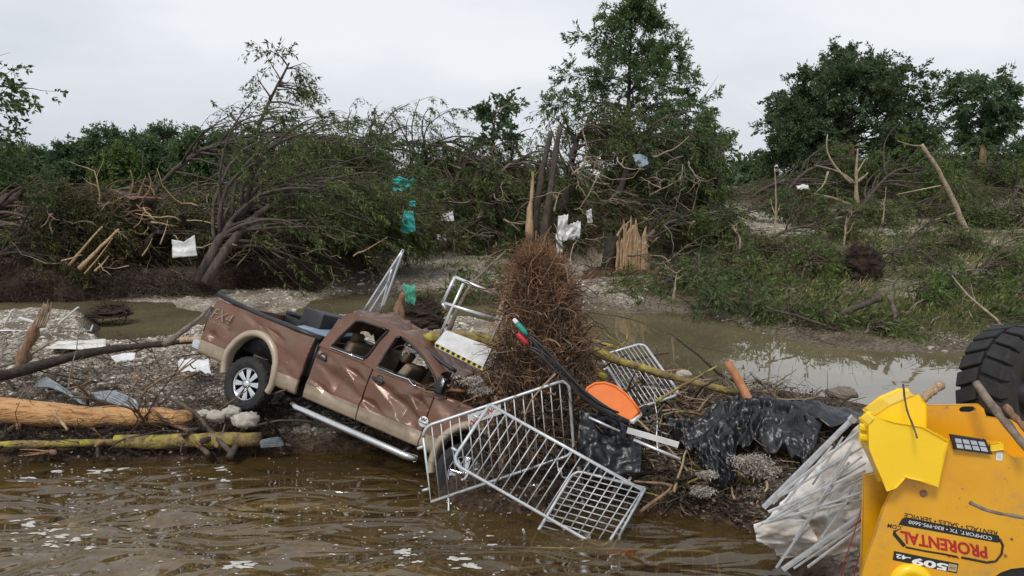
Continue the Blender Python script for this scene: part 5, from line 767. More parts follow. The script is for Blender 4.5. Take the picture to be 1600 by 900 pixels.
k = MB(); k.tube([TP(x, y, .002) for x, y in ((1562, 842), (1567, 852), (1565, 866), (1556, 877), (1542, 879), (1502, 871))], .010, 4); T.part('sign_outline', k, M['blackink'])
k = MB(); k.tube([TP(x, y, .002) for x, y in ((1495, 870), (1475, 866), (1445, 861), (1415, 855))], .008, 4); T.part('sign_boom', k, M['blackink'])
k = MB(); k.poly([TP(x, y, .004) for x, y in ((1416, 852), (1411, 855), (1395, 836), (1396, 829), (1404, 828), (1399, 832))], (), -TN * .001); T.part('sign_arm', k, M['blackink'], smooth=False)
for i in range(3): k = MB(); k.poly([TP(1479 + i * 7 + d_, 866.5 + i * 1.2 + e_, .005) for d_, e_ in ((0, 0), (4, .8), (6, 4.5), (2, 3.6))], (), -TN * .001); T.part('sign_dash', k, M['redink'], smooth=False)
nb = T.part('number_plate', plate_poly([(1397, 861), (1498, 881), (1495, 896), (1395, 875)], .004, .003), M['blackink'], smooth=False)
fit_text('509', (1481, 887), (1425, 876), 12, 'whiteink', .0065, nb, bold=.04); fit_text('-42', (1423, 873), (1400, 868.5), 7, 'whiteink', .0065, nb, bold=.03)
T.part('number_badge', plate_poly([(1483, 880.5), (1496, 883), (1494, 894), (1481, 891.5)], .0065, .002), M['hay'], nb, smooth=False)
fit_text('JCB', (1493, 888), (1484, 886), 4, 'blackink', .0085, nb)
k = MB(); k.lathe([(.0, 0), (.45, 0)], 30, TP(1598, 965, -.05), TN); T.part('arch_shade_disc', k, M['black'])  # flat black disc paints in the shade inside the open wheel arch
# tyre
tc_ = P(1601, 616, 7.9); tax = nrm((.40, -.90, .16)); w_ = T.part('wheel', MB().lathe([(.0, .10), (.12, .10), (.14, .03), (.30, .0), (.33, .12), (.36, .13)], 40, tc_, tax), M['black'])
T.part('tyre', MB().lathe([(.34, -.22), (.50, -.26), (.60, -.23), (.640, -.19), (.645, 0), (.640, .19), (.60, .23), (.52, .255), (.50, .25), (.43, .235), (.42, .225), (.36, .18), (.34, .13)], 72, tc_, tax), M['rubber'], w_)
k = MB(); k.tube([tc_ - tax * .2, tc_ - tax * .5], .14, 10); T.part('axle', k, M['black']); k = MB(); k.beam(tc_ - tax * .3 + np.array([.1, 0, -1.2]), tc_ - tax * .3, .25, .25, (0, 1, 0)); T.part('axle_mount', k, M['yellow'], smooth=False)
tu = nrm(np.cross(tax, (0, 0, 1))); tv = np.cross(tax, tu); lg = MB(); pr = [(-.02, .012), (.20, .012), (.225, .004), (.235, -.03)]
NL = 24; hw_ = 2 * math.pi * .66 / NL * .40
for s_ in (-1, 1):
    for i in range(NL):
        a = (i + (.5 if s_ < 0 else 0)) * 2 * math.pi / NL; vs_ = []
        for (t_, rr) in ((.015, .645), (.21, .640), (.245, .575)):
            sk = (t_ - .015) * .5
            for dr in (0, .038 if t_ < .24 else .022):
                for sg_ in (-1, 1): an = a + sg_ * hw_ / .66 * (1 if t_ < .24 else .75) + sk; vs_.append(tc_ + (rr + dr) * (math.cos(an) * tu + math.sin(an) * tv) + tax * s_ * (t_ + (dr * .5 if t_ > .2 else 0)))
        f = []
        for j in range(2): b_ = j * 4; f += [[b_, b_ + 4, b_ + 6, b_ + 2], [b_ + 2, b_ + 6, b_ + 7, b_ + 3], [b_ + 3, b_ + 7, b_ + 5, b_ + 1]]
        f += [[0, 2, 3, 1], [8, 9, 11, 10]]; k = MB(); k.add(vs_, f); bevel(T.part('tread_lug', k, M['rubber'], w_, smooth=False), .012, 2)
# ------------------------------------------------------------------ things on the gravel bar
log('peeled_log', 'thick orange barkless log lying along the edge of the gravel bar', [(-90, 640, 12.4), (60, 646, 12.5), (200, 652, 12.6), (302, 652, 12.7)], .235, 'peeled', r1=.52, n=18, rough=.03, seed=31, pieces=16)
log('mossy_log', 'yellow mossy log lying at the waterline below the orange log', [(180, 690, 12.15), (300, 688, 12.15), (408, 686, 12.15)], .105, 'moss', r1=1.0, n=12, rough=.05, seed=32)
log('mossy_log', 'thin mossy log at the waterline under the thick orange log', [(-60, 697, 12.0), (60, 694, 12.05), (190, 690, 12.1)], .06, 'moss', r1=.8, seed=33)
log('dark_branch', 'long dark wet branch arching across the gravel bar', [(-30, 596, 13.6), (40, 578, 14.4), (120, 554, 15.2), (210, 541, 15.8), (322, 531, 16.3)], .105, 'bark_dark', 'branch', r1=.45, seed=34, pieces=16)
log('splintered_stump', 'upright splintered orange stump with pale torn top', [(28, 582, 15.2), (42, 540, 15.2), (58, 505, 15.2), (74, 478, 15.2)], .125, 'rust_wood', 'stump', r1=.5, n=7, rough=.2, seed=35)
for i in range(5): log('splinter', 'pale splinter sticking out of the torn stump top', [(56 + i * 3, 512, 15.05), (62 + i * 4, 492, 15.05), (66 + i * 4 + rng.normal() * 4, 476 - 4 * (i % 3), 15.05)], .022, 'pale_twig', 'splinter', 'splinters on the torn stump', r1=.2, n=5, seed=36 + i)
log('plank_splinter', 'pale split splinter leaning on the thick orange log', [(82, 641, 12.1), (94, 657, 12.05), (106, 672, 12.0)], .035, 'split', 'splinter', r1=.6, n=4, seed=43)
log('branch', 'pale root branch jutting over the bar behind the pickup tail', [(255, 540, 15.8), (290, 515, 16), (318, 492, 16.2), (330, 478, 16.3)], .07, 'bark_grey', 'branch', r1=.3, seed=44)
log('branch', 'broken orange branch end beside the pickup bumper', [(282, 531, 15.3), (318, 529, 15.3)], .05, 'split', 'branch', r1=.9, seed=45)
def corrugated(label, TLp, TRp, BLp, n=9, bend=.12):
    a, b = TRp - TLp, BLp - TLp; u = np.linspace(0, 1, n * 8); v = np.linspace(0, 1, 12); U, V = np.meshgrid(u, v, indexing='ij'); nn = nrm(np.cross(a, b)); nn = nn if nn[2] > 0 else -nn
    o = solo('corrugated_sheet', MB().grid(TLp + U[..., None] * a + V[..., None] * b + nn * (.022 * np.sin(U * n * 2 * np.pi) + bend * np.sin(V * 3 + U * 2))[..., None]), M['tin'], label, 'metal sheet'); s = o.modifiers.new('thickness', 'SOLIDIFY'); s.thickness = .004
corrugated('bent corrugated tin sheet behind the thick orange log', P(52, 606, 14.0), P(76, 600, 14.2), P(128, 634, 13.1), 6)
corrugated('crumpled corrugated tin sheet beside the bent one', P(140, 618, 13.6), P(150, 632, 13.1), P(214, 628, 13.2), 6)
corrugated('small corrugated tin scrap by the water under the pickup', P(404, 690, 12.1), P(408, 700, 12.0), P(440, 684, 12.2), 5, .02)
# galvanised gate with wire mesh lying flat
T = Thing('wire_gate', 'galvanised wire mesh gate lying flat on the gravel by the channel', 'gate', hit(60, 510)); gq = lambda u, v: (hit(-60, 494) * (1 - u) + hit(152, 494) * u) * (1 - v) + (hit(-50, 523) * (1 - u) + hit(142, 523) * u) * v + np.array([0, 0, .10])
for a, b in (((0, 0), (1, 0)), ((0, 1), (1, 1)), ((0, 0), (0, 1)), ((1, 0), (1, 1)), ((0, .5), (1, .5)), ((.55, 0), (.85, 1)), ((.1, 1), (.45, .0))): k = MB(); k.tube([gq(*a), gq(*b)], .024, 7); T.part('rail', k, M['galv'])
k = MB(); un = 46
for i in range(un):
    for s_ in (-1, 1): t_ = np.linspace(0, 1, 5); uu = i / un + s_ * .08 * (t_ - .5) * 2; k.tubes(np.array([[gq(min(1, max(0, a)), b) for a, b in zip(uu, t_)]]), .0025, 3, False)
T.part('mesh', k, M['galv'], kind='stuff')
for a, b in (((92, 505), (122, 480)), ((8, 505), (20, 484)), ((30, 496), (70, 508))): k = MB(); k.beam(P(*a, 19.8), P(*b, 19.8), .09, .03); solo('white_batten', k, M['white'], 'white painted batten lying over the wire gate', 'batten', 'white battens on the gate', smooth=False)
T = Thing('wire_fence', 'bent pipe frame with torn wire mesh standing behind the cab', 'fence panel', P(590, 490, 14.6))
fpx = [[(567, 488), (600, 436), (630, 390)], [(567, 488), (585, 492)], [(612, 420), (595, 486)], [(630, 390), (618, 425), (596, 486)], [(575, 492), (608, 440)]]
for q in fpx: k = MB(); k.tube(smooth_line([P(x, y, 14.6) for x, y in q], 8), .022, 6); T.part('pipe', k, M['galv'])
k = MB()
for i in range(12):
    t_ = i / 11; a = P(567 + 62 * t_, 488 - 97 * t_, 14.6); b = P(595 + 24 * t_, 488 - 70 * t_, 14.7); k.tubes(np.array([resample([a, b], 5) + rng.normal(size=(5, 3)) * .01]), .003, 3, False)
    t_ = i / 11; k.tubes(np.array([resample([P(567 + 24 * t_, 488, 14.6), P(618 + 10 * t_, 408 - 10 * t_, 14.6)], 5) + rng.normal(size=(5, 3)) * .01]), .003, 3, False)
T.part('mesh', k, M['galv'], kind='stuff')
# boulders
def rock(label, px, py, D, r_, seed, m='rock', group=None, fl=.7):
    t_ = np.linspace(0, np.pi, 12); p_ = np.linspace(0, 2 * np.pi, 19); c = P(px, py, D); nv = fbm((np.cos(p_)[None] * 2 + np.cos(t_)[:, None] * 2).ravel(), (np.sin(p_)[None] * 2 * np.sin(t_)[:, None]).ravel(), .7, seed, 4).reshape(12, 19); nv[:, -1] = nv[:, 0]; rr = r_ * (.55 + .95 * nv); k = MB()
    k.grid(np.stack([c[0] + rr * np.sin(t_)[:, None] * np.cos(p_) * 1.25, c[1] + rr * np.sin(t_)[:, None] * np.sin(p_), c[2] + rr * np.cos(t_)[:, None] * fl], -1)); solo('boulder', k, M[m], label, 'rock', group)
rock('rounded pale boulder at the mossy log end below the rear wheel', 384, 656, 12.2, .15, 51); rock('flat pale boulder under the rear tyre of the pickup', 362, 643, 12.35, .11, 52); rock('muddy pale boulder beside the end of the thick orange log', 338, 650, 12.3, .12, 53); rock('small tan boulder tucked behind the mossy log end', 318, 646, 12.4, .08, 54); rock('dark flat rock breaking the surface of the pool', 1316, 615, 14.9, .22, 55, 'bark_grey', fl=.5); rock('round pinkish stone beside the long mossy log', 1068, 585, 12.4, .09, 56)
sheet('plastic_sheet', 'crumpled white plastic sheet on the gravel behind the rear wheel', 'plastic sheet', 'white', [(278, 566, 15.2), (300, 560, 15.4), (326, 564, 15.4)], [(280, 584, 14.6), (305, 582, 14.6), (330, 584, 14.6)], 20, 14, amp=.10, fs=.3, seed=21)
sheet('cardboard_sheet', 'flat muddy white board on the gravel below the wire gate', 'board', 'cloth', [(92, 534, 18.3), (166, 530, 18.5)], [(70, 545, 17.4), (165, 548, 17.3)], 16, 10, amp=.02, seed=22)
sheet('plastic_sheet', 'scrap of white plastic by the dark arching branch', 'plastic sheet', 'white', [(172, 556, 16.2), (212, 552, 16.3)], [(180, 566, 15.8), (212, 564, 15.9)], 14, 10, amp=.06, fs=.2, seed=23)
# scattered sticks on the bar and on the heap
ADJ = dict(twig='brown', bark_dark='blackish', rust_wood='reddish', bark_grey='grey', bark='dull brown', pale_twig='pale', moss='yellow green', hay='straw coloured', alu='silvery', split='orange')
def describe(mk, nf, Ln, rr, lens): return ('long ' if Ln > lens[0] * .35 + lens[1] * .65 else 'short ' if Ln < lens[0] * .65 + lens[1] * .35 else '') + ADJ[mk] + (' straight ' if nf == 0 else ' forked ' if nf < 3 else ' many branched ')
def sticks(n, region, lens, rad, mats, label, group, seed, lift=.04, tilt=.25, cat='stick', name='stick'):
    r = np.random.default_rng(seed); x0, y0, x1, y1 = region; done = 0; tr_ = 0
    while done < n and tr_ < n * 6:
        tr_ += 1; c = hit(r.uniform(x0, x1), r.uniform(y0, y1))
        if c[2] < .06 or c[1] > 60: continue
        a = r.random() * np.pi * 2; d = np.array([math.cos(a), math.sin(a) * .8, r.normal() * tilt]); Ln = r.uniform(*lens); q = shoots([c + np.array([0, 0, lift]) - d * Ln / 2 * np.array([1, 1, .3])], [d], [Ln], 7, (0, 0, 0), 0, .14, r)[0]; rr = r.uniform(*rad); k = MB(); k.tubes(q[None], (rr * np.linspace(1, .4, 7))[None], 6); nf = int(r.integers(0, 4)); mk = mats[r.integers(len(mats))]
        for _ in range(nf): j = r.integers(1, 6); k.tubes(shoots([q[j]], [d + r.normal(size=3) * .7], [Ln * .3], 5, (0, 0, .2), .3, .15, r), (rr * np.linspace(.55, .2, 5))[None], 4)
        solo(name, k, M[mk], describe(mk, nf, Ln, rr, lens) + label, cat, group); done += 1
sticks(34, (0, 545, 330, 640), (.5, 1.7), (.012, .04), ['twig', 'bark_dark', 'rust_wood', 'bark_grey'], 'stick lying on the pale gravel bar', 'sticks on the gravel bar', 61)
sticks(46, (0, 655, 430, 712), (.6, 2.2), (.014, .055), ['twig', 'bark_dark', 'bark', 'rust_wood'], 'stick jammed along the waterline under the orange log', 'sticks along the waterline', 62, lift=.08)
sticks(80, (880, 550, 1220, 790), (.5, 1.6), (.01, .032), ['twig', 'pale_twig', 'bark_dark', 'moss', 'hay'], 'stick tangled in the debris heap beside the barriers', 'sticks in the debris heap', 63, lift=.15, tilt=.5)
sticks(14, (1000, 720, 1220, 830), (.5, 1.2), (.01, .028), ['bark_dark', 'twig'], 'root trailing from the debris heap into the water', 'roots trailing from the heap', 64, lift=.12, tilt=.7, cat='root')
sticks(14, (880, 600, 1060, 720), (.4, 1.0), (.008, .018), ['pale_twig', 'hay', 'alu'], 'splinter among the wreckage of the heap', 'pale splinters in the heap', 66, lift=.2, tilt=.5)
sticks(40, (930, 400, 1560, 520), (.8, 2.6), (.014, .05), ['twig', 'bark_grey', 'pale_twig', 'bark'], 'branch strewn over the grassy far bank', 'branches on the far bank', 65, lift=.12, tilt=.25, cat='branch', name='fallen_branch')
for lf_, sd_n, reg in ((.35, 67, (870, 560, 1010, 700)), (.55, 68, (870, 560, 960, 660)), (.3, 69, (1000, 600, 1120, 700))): sticks(22, reg, (.6, 1.5), (.012, .04), ['twig', 'bark_dark', 'bark_grey', 'pale_twig', 'moss', 'rust_wood'], 'stick heaped up behind the orange dish' if lf_ > .5 else 'stick piled against the root mass' if lf_ > .32 else 'stick piled beside the black tarp', 'sticks piled high on the heap', sd_n, lift=lf_, tilt=.35)
# litter of twigs and leaves (nobody could count it)
def litter(label, region, n, seed, mt='twig', leaf=True, ln=(.15, .5)):
    r = np.random.default_rng(seed); x0, y0, x1, y1 = region; c = [hit(r.uniform(x0, x1), r.uniform(y0, y1)) for _ in range(n // 8)]; c = np.array([q for q in c if q[2] > .03 and q[1] < 60]); c = np.repeat(c, 8, 0); c[:, :2] += r.normal(size=(len(c), 2)) * .35; c[:, 2] = THg(c[:, 0], c[:, 1]); c = c[c[:, 2] > .02]; m_ = len(c)
    d = r.normal(size=(m_, 3)) * np.array([1, 1, .35]); q = shoots(c + np.array([0, 0, .02]) + r.random((m_, 1)) * np.array([0, 0, .14]), d, r.uniform(*ln, m_), 4, (0, 0, -.2), .3, .2, r); tag(link('twig_litter', MB().tubes(q, taper(m_, 4, .003 + .008 * r.random(m_) ** 2, .5), 3, False).mesh('twig_litter'), M[mt]), label + ' twigs', 'twigs', kind='stuff')
    if leaf: cc = np.repeat(c, 2, 0) + r.normal(size=(m_ * 2, 3)) * np.array([.15, .15, .05]); cc[:, 2] = np.maximum(cc[:, 2], THg(cc[:, 0], cc[:, 1])) + .02; tag(link('leaf_litter', MB().leaves(cc, r.normal(size=(m_ * 2, 3)) * np.array([1, 1, .4]), .03 + .05 * r.random(m_ * 2), .02 + .03 * r.random(m_ * 2), r).mesh('leaf_litter'), M['litter']), label + ' leaves', 'leaves', kind='stuff')
litter('matted debris heap', (760, 540, 1330, 800), 8000, 71); litter('gravel bar flotsam', (0, 530, 430, 712), 2600, 72, ln=(.1, .4)); litter('waterline tangle', (0, 660, 440, 714), 1600, 73, 'bark_dark', False, (.3, .8)); litter('grey driftwood chips on the heap', (880, 550, 1230, 770), 1800, 76, 'pale_twig', True, (.1, .4)); litter('dry straw in the heap', (880, 560, 1220, 740), 900, 74, 'hay', False, (.2, .6)); litter('far bank debris', (880, 340, 1600, 540), 5200, 75, 'twig', True, (.4, 1.3))
# ------------------------------------------------------------------ accents of the brush piles
log('tall_trunk', 'tall dark bare trunk leaning up through the brush pile', [(846, 392, 34.5), (858, 310, 34.5), (868, 240, 34.6), (876, 196, 34.6)], .17, 'bark', 'tree trunk', r1=.6, seed=81)
log('tall_trunk', 'dark trunk behind the splintered pale one', [(836, 385, 34.8), (840, 320, 34.8), (848, 260, 34.8), (862, 205, 34.9)], .14, 'bark', 'tree trunk', r1=.7, seed=82)
log('splintered_snag', 'pale orange splintered trunk standing beside the tall dark trunks', [(828, 372, 34.2), (827, 330, 34.2), (833, 292, 34.2), (832, 268, 34.2)], .15, 'split', 'tree trunk', r1=.3, n=6, rough=.25, seed=83)
T = Thing('split_stump', 'thick stump split into upright orange slabs below the cypress', 'stump', P(985, 425, 33.0)); k = MB(); k.tubes(np.array([[P(948, 432, 33.2), P(952, 400, 33.2), P(958, 368, 33.2)]]), [[.30, .26, .24]], 10); T.part('base', k, M['bark_dark']); k = MB(); k.tubes(np.array([[P(986, 440, 33.35), P(986, 400, 33.35), P(988, 372, 33.35), P(990, 352, 33.3)]]), [[.5, .44, .36, .10]], 9); T.part('heartwood', k, M['split'], smooth=False)
rs = np.random.default_rng(5)
for i in range(15):
    x = 966 + i * 3 + rs.normal() * 2; y1 = 334 + 30 * rs.random() + abs(i - 7) * 2.5; D_ = 33 + rs.normal() * .12; k = MB(); wd = .05 + .07 * rs.random() ** 2; k.tubes(np.array([[P(x - 2, 436, D_), P(x + rs.normal() * 1.5, 392, D_), P(x + rs.normal() * 2, (385 + y1) / 2, D_), P(x + 2 + rs.normal() * 3, y1, D_)]]), [[wd, wd * 1.1, wd * .9, wd * .2]], 4); T.part('slab', k, M['split'], smooth=False)
T = Thing('uprooted_stump', 'huge uprooted stump with flared orange roots on the brush pile', 'stump', P(200, 390, 30.6)); k = MB(); k.tubes(np.array([[P(200, 392, 31.2), P(198, 350, 31.2), P(202, 318, 31.1), P(205, 305, 31.1)]]), [[.75, .65, .7, .8]], 14); T.part('stump_body', k, M['root_dark'])
for i, q in enumerate((((168, 345), (170, 318), (174, 290)), ((195, 318), (188, 300), (172, 296)), ((200, 312), (210, 285), (203, 265)), ((215, 312), (222, 290), (228, 275)), ((225, 310), (238, 292), (232, 270)), ((150, 340), (145, 305), (140, 278)), ((180, 310), (235, 308), (262, 312)), ((195, 330), (225, 345), (240, 340)), ((160, 330), (150, 310), (128, 315)), ((185, 345), (180, 365), (176, 385)))): k = MB(); k.tubes(smooth_line([P(x, y, 30.7 - .05 * i) for x, y in q], 8)[None], (np.linspace(1, .25, 8) * .065)[None], 6); T.part('root', k, M['rust_wood'])
rs = np.random.default_rng(9)
for i in range(26): k = MB(); c = P(200 + rs.normal() * 22, 325 + rs.normal() * 18, 30.3); k.tubes(shoots([c], [np.array([rs.normal(), -.4, .4 + rs.normal() * .6])], [.6 + rs.random()], 8, (0, 0, .1), .4, .3, rs), (np.linspace(1, .2, 8) * (.02 + .03 * rs.random()))[None], 5); T.part('root', k, M['bark_grey' if i % 3 else 'rust_wood'])
log('split_log', 'long pale split log leaning against the uprooted stump', [(124, 420, 28.0), (150, 393, 28.1), (186, 358, 28.3)], .085, 'split', r1=.45, n=5, rough=.08, seed=84); log('split_log', 'second pale split log close beside the long leaning one', [(108, 415, 28.2), (132, 385, 28.3), (160, 354, 28.5)], .06, 'split', r1=.45, n=5, rough=.08, seed=85)
for i, (a, b, r_, lab) in enumerate((((132, 428), (176, 372), .035, 'thin pale splinter between the two split logs'), ((148, 424), (170, 400), .05, 'short pale splinter at the foot of the split logs'), ((96, 408), (128, 398), .04, 'pale splinter lying before the split logs'), ((222, 400), (238, 372), .03, 'pale splinter below the uprooted stump'), ((250, 382), (262, 344), .028, 'thin pale splinter beside the bent white sheet'))): log('splinter', lab, [(*a, 28.0), ((a[0] + b[0]) / 2 + 2, (a[1] + b[1]) / 2, 28.05), (*b, 28.2)], r_, 'split', 'splinter', r1=.3, n=4, rough=.06, seed=180 + i)
sheet('white_sheet', 'bent white sheet hanging on the fallen branches near the twin trunks', 'sheet', 'white', [(269, 374, 28.4), (288, 378, 28.2), (304, 367, 28.4)], [(270, 403, 28.3), (290, 401, 28.1), (308, 400, 28.3)], 24, 14, amp=.06, fs=1.2, seed=24)
sheet('teal_tarp', 'teal tarp scrap caught high in the brush pile', 'tarp', 'teal', [(613, 276, 32), (630, 277, 31.8), (650, 281, 32)], [(614, 297, 32), (628, 298, 31.8), (642, 292, 32)], 24, 16, amp=.16, fs=.5, seed=25, edge=.25)
sheet('teal_tarp', 'teal tarp bundle hanging below the higher teal scrap', 'tarp', 'teal', [(632, 331, 32), (646, 331, 32)], [(624, 361, 31.8), (637, 364, 31.6), (650, 361, 31.8)], 20, 24, amp=.2, fs=.5, seed=26, edge=.3)
sheet('teal_tarp', 'small teal rag between the two larger teal tarps', 'tarp', 'teal', [(640, 314, 32), (649, 314, 32)], [(640, 322, 32), (649, 323, 32)], 10, 10, amp=.1, fs=.8, seed=27)
sheet('green_netting', 'green netting snagged on the stump behind the cab', 'netting', 'tealg', [(630, 448, 15.5), (650, 446, 15.5)], [(634, 474, 15.2), (648, 474, 15.2)], 18, 18, amp=.16, fs=.15, seed=28, edge=.3)
for i, (a, b, lab) in enumerate((([(872, 338, 33), (888, 335, 33)], [(870, 380, 33), (884, 376, 33)], 'torn white sheet hanging upright by the tall dark trunks'), ([(886, 352, 32.8), (908, 345, 32.8)], [(882, 376, 32.8), (906, 372, 32.8)], 'white sheet draped beside the upright torn one'), ([(916, 330, 33), (924, 326, 33)], [(918, 348, 33), (926, 348, 33)], 'small white rag above the draped sheets'), ([(868, 365, 32.9), (876, 364, 32.9)], [(870, 395, 32.8), (880, 395, 32.8)], 'narrow white strip hanging to the ground by the tall trunks'), ([(688, 334, 40), (708, 331, 40)], [(690, 346, 39.8), (710, 346, 39.8)], 'white box panel under the teal tarps'), ([(1108, 312, 37), (1122, 306, 37)], [(1104, 324, 36.8), (1118, 326, 36.8)], 'white rag on the end of the wreckage'), ([(1122, 310, 37), (1134, 318, 37)], [(1124, 322, 36.8), (1140, 328, 36.8)], 'white rag beside the other at the wreckage end'), ([(590, 376, 40), (612, 372, 40)], [(598, 388, 39.5), (624, 388, 39.5)], 'grey white crate lid on the gravel edge under the pile'), ([(682, 366, 39), (696, 364, 39)], [(684, 376, 38.8), (698, 376, 38.8)], 'pale box scrap on the gravel below the pile'), ([(1244, 290, 58), (1262, 288, 58)], [(1246, 296, 57.8), (1264, 296, 57.8)], 'white scrap in the brush behind the pale bare tree'))): sheet('white_sheet', lab, 'sheet', 'white', a, b, 16, 14, amp=.14, fs=.35, seed=110 + i, edge=.25)
sheet('blue_sheet', 'blue grey cloth caught high in the cypress wreckage', 'cloth', 'bluegrey', [(988, 242, 35), (1000, 240, 35), (1012, 246, 35)], [(994, 258, 34.8), (1002, 262, 34.8), (1013, 258, 34.8)], 20, 14, amp=.12, fs=.6, seed=29)
def bare_limbs(n, region, D, lens, rad, mats, label, group, seed, up=.5):
    r = np.random.default_rng(seed); x0, y0, x1, y1 = region
    for i in range(n):
        c = P(r.uniform(x0, x1), r.uniform(y0, y1), D + r.normal() * .5); d = np.array([r.normal(), r.normal() * .3 - .2, r.normal() * up + .1]); Ln = r.uniform(*lens); q = shoots([c], [d], [Ln], 8, (.3, 0, -.2), .6, .30, r)[0]; rr = r.uniform(*rad); k = MB(); k.tubes(q[None], (rr * np.linspace(1, .3, 8))[None], 6); nf = int(r.integers(0, 3)); mk = mats[r.integers(len(mats))]
        for _ in range(nf): j = r.integers(2, 6); k.tubes(shoots([q[j]], [d + r.normal(size=3) * .6], [Ln * .4], 5, (0, 0, .1), .3, .2, r), (rr * np.linspace(.55, .2, 5))[None], 4)
        solo('broken_limb', k, M[mk], describe(mk, nf, Ln, rr, lens) + label, 'branch', group)
bare_limbs(60, (60, 315, 560, 425), 29.8, (.6, 2.2), (.014, .042), ['pale_twig', 'bark_grey', 'pale_twig', 'split', 'bark'], 'limb in the brush pile beside the uprooted stump', 'pale limbs by the uprooted stump', 91)
bare_limbs(60, (540, 255, 840, 370), 38.5, (.6, 2.4), (.018, .05), ['pale_twig', 'bark_grey', 'bark_grey', 'bark'], 'limb in the middle brush pile', 'pale limbs of the middle pile', 92)
bare_limbs(80, (870, 235, 1110, 415), 32.8, (.6, 2.3), (.014, .042), ['pale_twig', 'bark_grey', 'pale_twig', 'bark'], 'limb hanging in the cypress wreckage', 'pale limbs of the cypress wreckage', 93)
bare_limbs(44, (1150, 280, 1600, 400), 58, (.8, 3.0), (.02, .055), ['pale_twig', 'bark_grey', 'bark'], 'limb in the far clearing brush', 'pale limbs of the far clearing', 94)
fallen('bare_tree', 'pale barkless bare tree with twisted limbs in the clearing', [(1340, 322, 57), (1337, 292, 57), (1338, 262, 57), (1340, 232, 57)], .16, 0, bm='pale_twig', seed=95, extra=[([(1337, 288, 57), (1315, 268, 57), (1272, 258, 57)], .10), ([(1330, 286, 57), (1305, 262, 57), (1290, 235, 57), (1293, 210, 57)], .10), ([(1338, 285, 57), (1352, 275, 57), (1356, 270, 57)], .12), ([(1338, 272, 57), (1348, 255, 57), (1352, 248, 57)], .075), ([(1328, 320, 56.5), (1300, 308, 56.5), (1265, 302, 56.5)], .12), ([(1294, 268, 57), (1288, 290, 57), (1268, 306, 57)], .075)])
fallen('stripped_trunk', 'long leaning trunk stripped of bark on the grassy bank', [(1516, 380, 40), (1495, 325, 40), (1468, 270, 40), (1440, 226, 40)], .155, 0, bm='pale_twig', seed=96, r1=.55, extra=[([(1442, 228, 40), (1425, 228, 40), (1402, 220, 40)], .05), ([(1470, 290, 40), (1440, 296, 40), (1400, 304, 40)], .04), ([(1500, 330, 40), (1482, 336, 40), (1460, 344, 40)], .05)])
for i, (x, y0, y1, D) in enumerate(((1210, 372, 262, 32), (1379, 352, 292, 46), (1052, 470, 425, 25), (866, 330, 300, 34), (1062, 300, 255, 37), (1318, 388, 340, 31), (1155, 390, 355, 31), (1600, 350, 300, 46))): fallen('snag', ['tall thin snag between the wreckage and the pale bare tree', 'short snag below the yellow green fallen tree', 'pale bent stem in the dark green bush at the shore', 'thin snag between the tall dark trunks', 'thin snag under the wispy sapling', 'stubby snag before the bristly root ball', 'stubby snag on the bare ground past the wreckage', 'thin snag at the far end of the clearing'][i], [(x, y0, D), (x + 3, (y0 + y1) / 2, D), (x + rng.normal() * 6, y1, D)], .05, 3, .7, (.2, 0, .4), .5, 0, bm='pale_twig', seed=120 + i, group='thin snags', sub=2)
# raw soil banks of torn roots under the pile by the water
def soil_bank(label, pts, D, hgt, seed):
    r = np.random.default_rng(seed); xs = np.linspace(pts[0], pts[1], 60); v = np.linspace(0, 1, 14); U, V = np.meshgrid(xs, v, indexing='ij'); X_ = (U - 800) / F * D; n1 = fbm(X_.ravel() * 1.0, V.ravel() * 3, .9, seed, 4).reshape(U.shape); n2 = fbm(X_.ravel(), V.ravel() * 0, 2.5, seed + 3, 2).reshape(U.shape); env = np.sin(np.pi * np.clip((U - pts[0]) / (pts[1] - pts[0]), 0, 1)) ** .4
    k = MB(); Zb = -.05 + hgt * env * (.55 + .7 * n2) * np.sin(V * np.pi * .62); k.grid(np.stack([X_, D + V * 1.8 - .35 * np.sin(V * 6) + (n1 - .5) * .8, Zb + (n1 - .5) * .25], -1)); T = Thing('root_bank', label, 'bank', (X_.mean(), D, 0)); T.part('soil', k, M['soil'])
    n_ = 1700; a = r.uniform(pts[0] + 8, pts[1] - 8, n_); x = (a - 800) / F * D; h = r.random(n_) * hgt * .95; c = np.stack([x, D + h * .55 - .25 + r.normal(size=n_) * .12, h * np.sin(np.pi * np.clip((a - pts[0]) / (pts[1] - pts[0]), 0, 1)) ** .4], -1); k = MB(); k.tubes(shoots(c, r.normal(size=(n_, 3)) * np.array([1, .5, .6]) + np.array([.3, -.5, -.2]), .25 + .5 * r.random(n_), 6, (0, -.1, -.8), .8, .25, r), taper(n_, 6, .006 + .016 * r.random(n_) ** 2, .4), 3, False); T.part('hanging_roots', k, M['root_dark' if seed % 2 else 'twig' if seed < 174 else 'root'], kind='stuff')
soil_bank('dark undercut bank of roots and mud beside the channel', (-90, 128), 28.6, 1.9, 171)
soil_bank('lower muddy bank of roots below the split logs', (110, 330), 29.2, 1.15, 172)
soil_bank('muddy root bank at the end of the pile by the gravel shore', (325, 500), 30.4, 1.3, 173)
soil_bank('brown root skirt under the split stump', (890, 1060), 32.4, .75, 174)
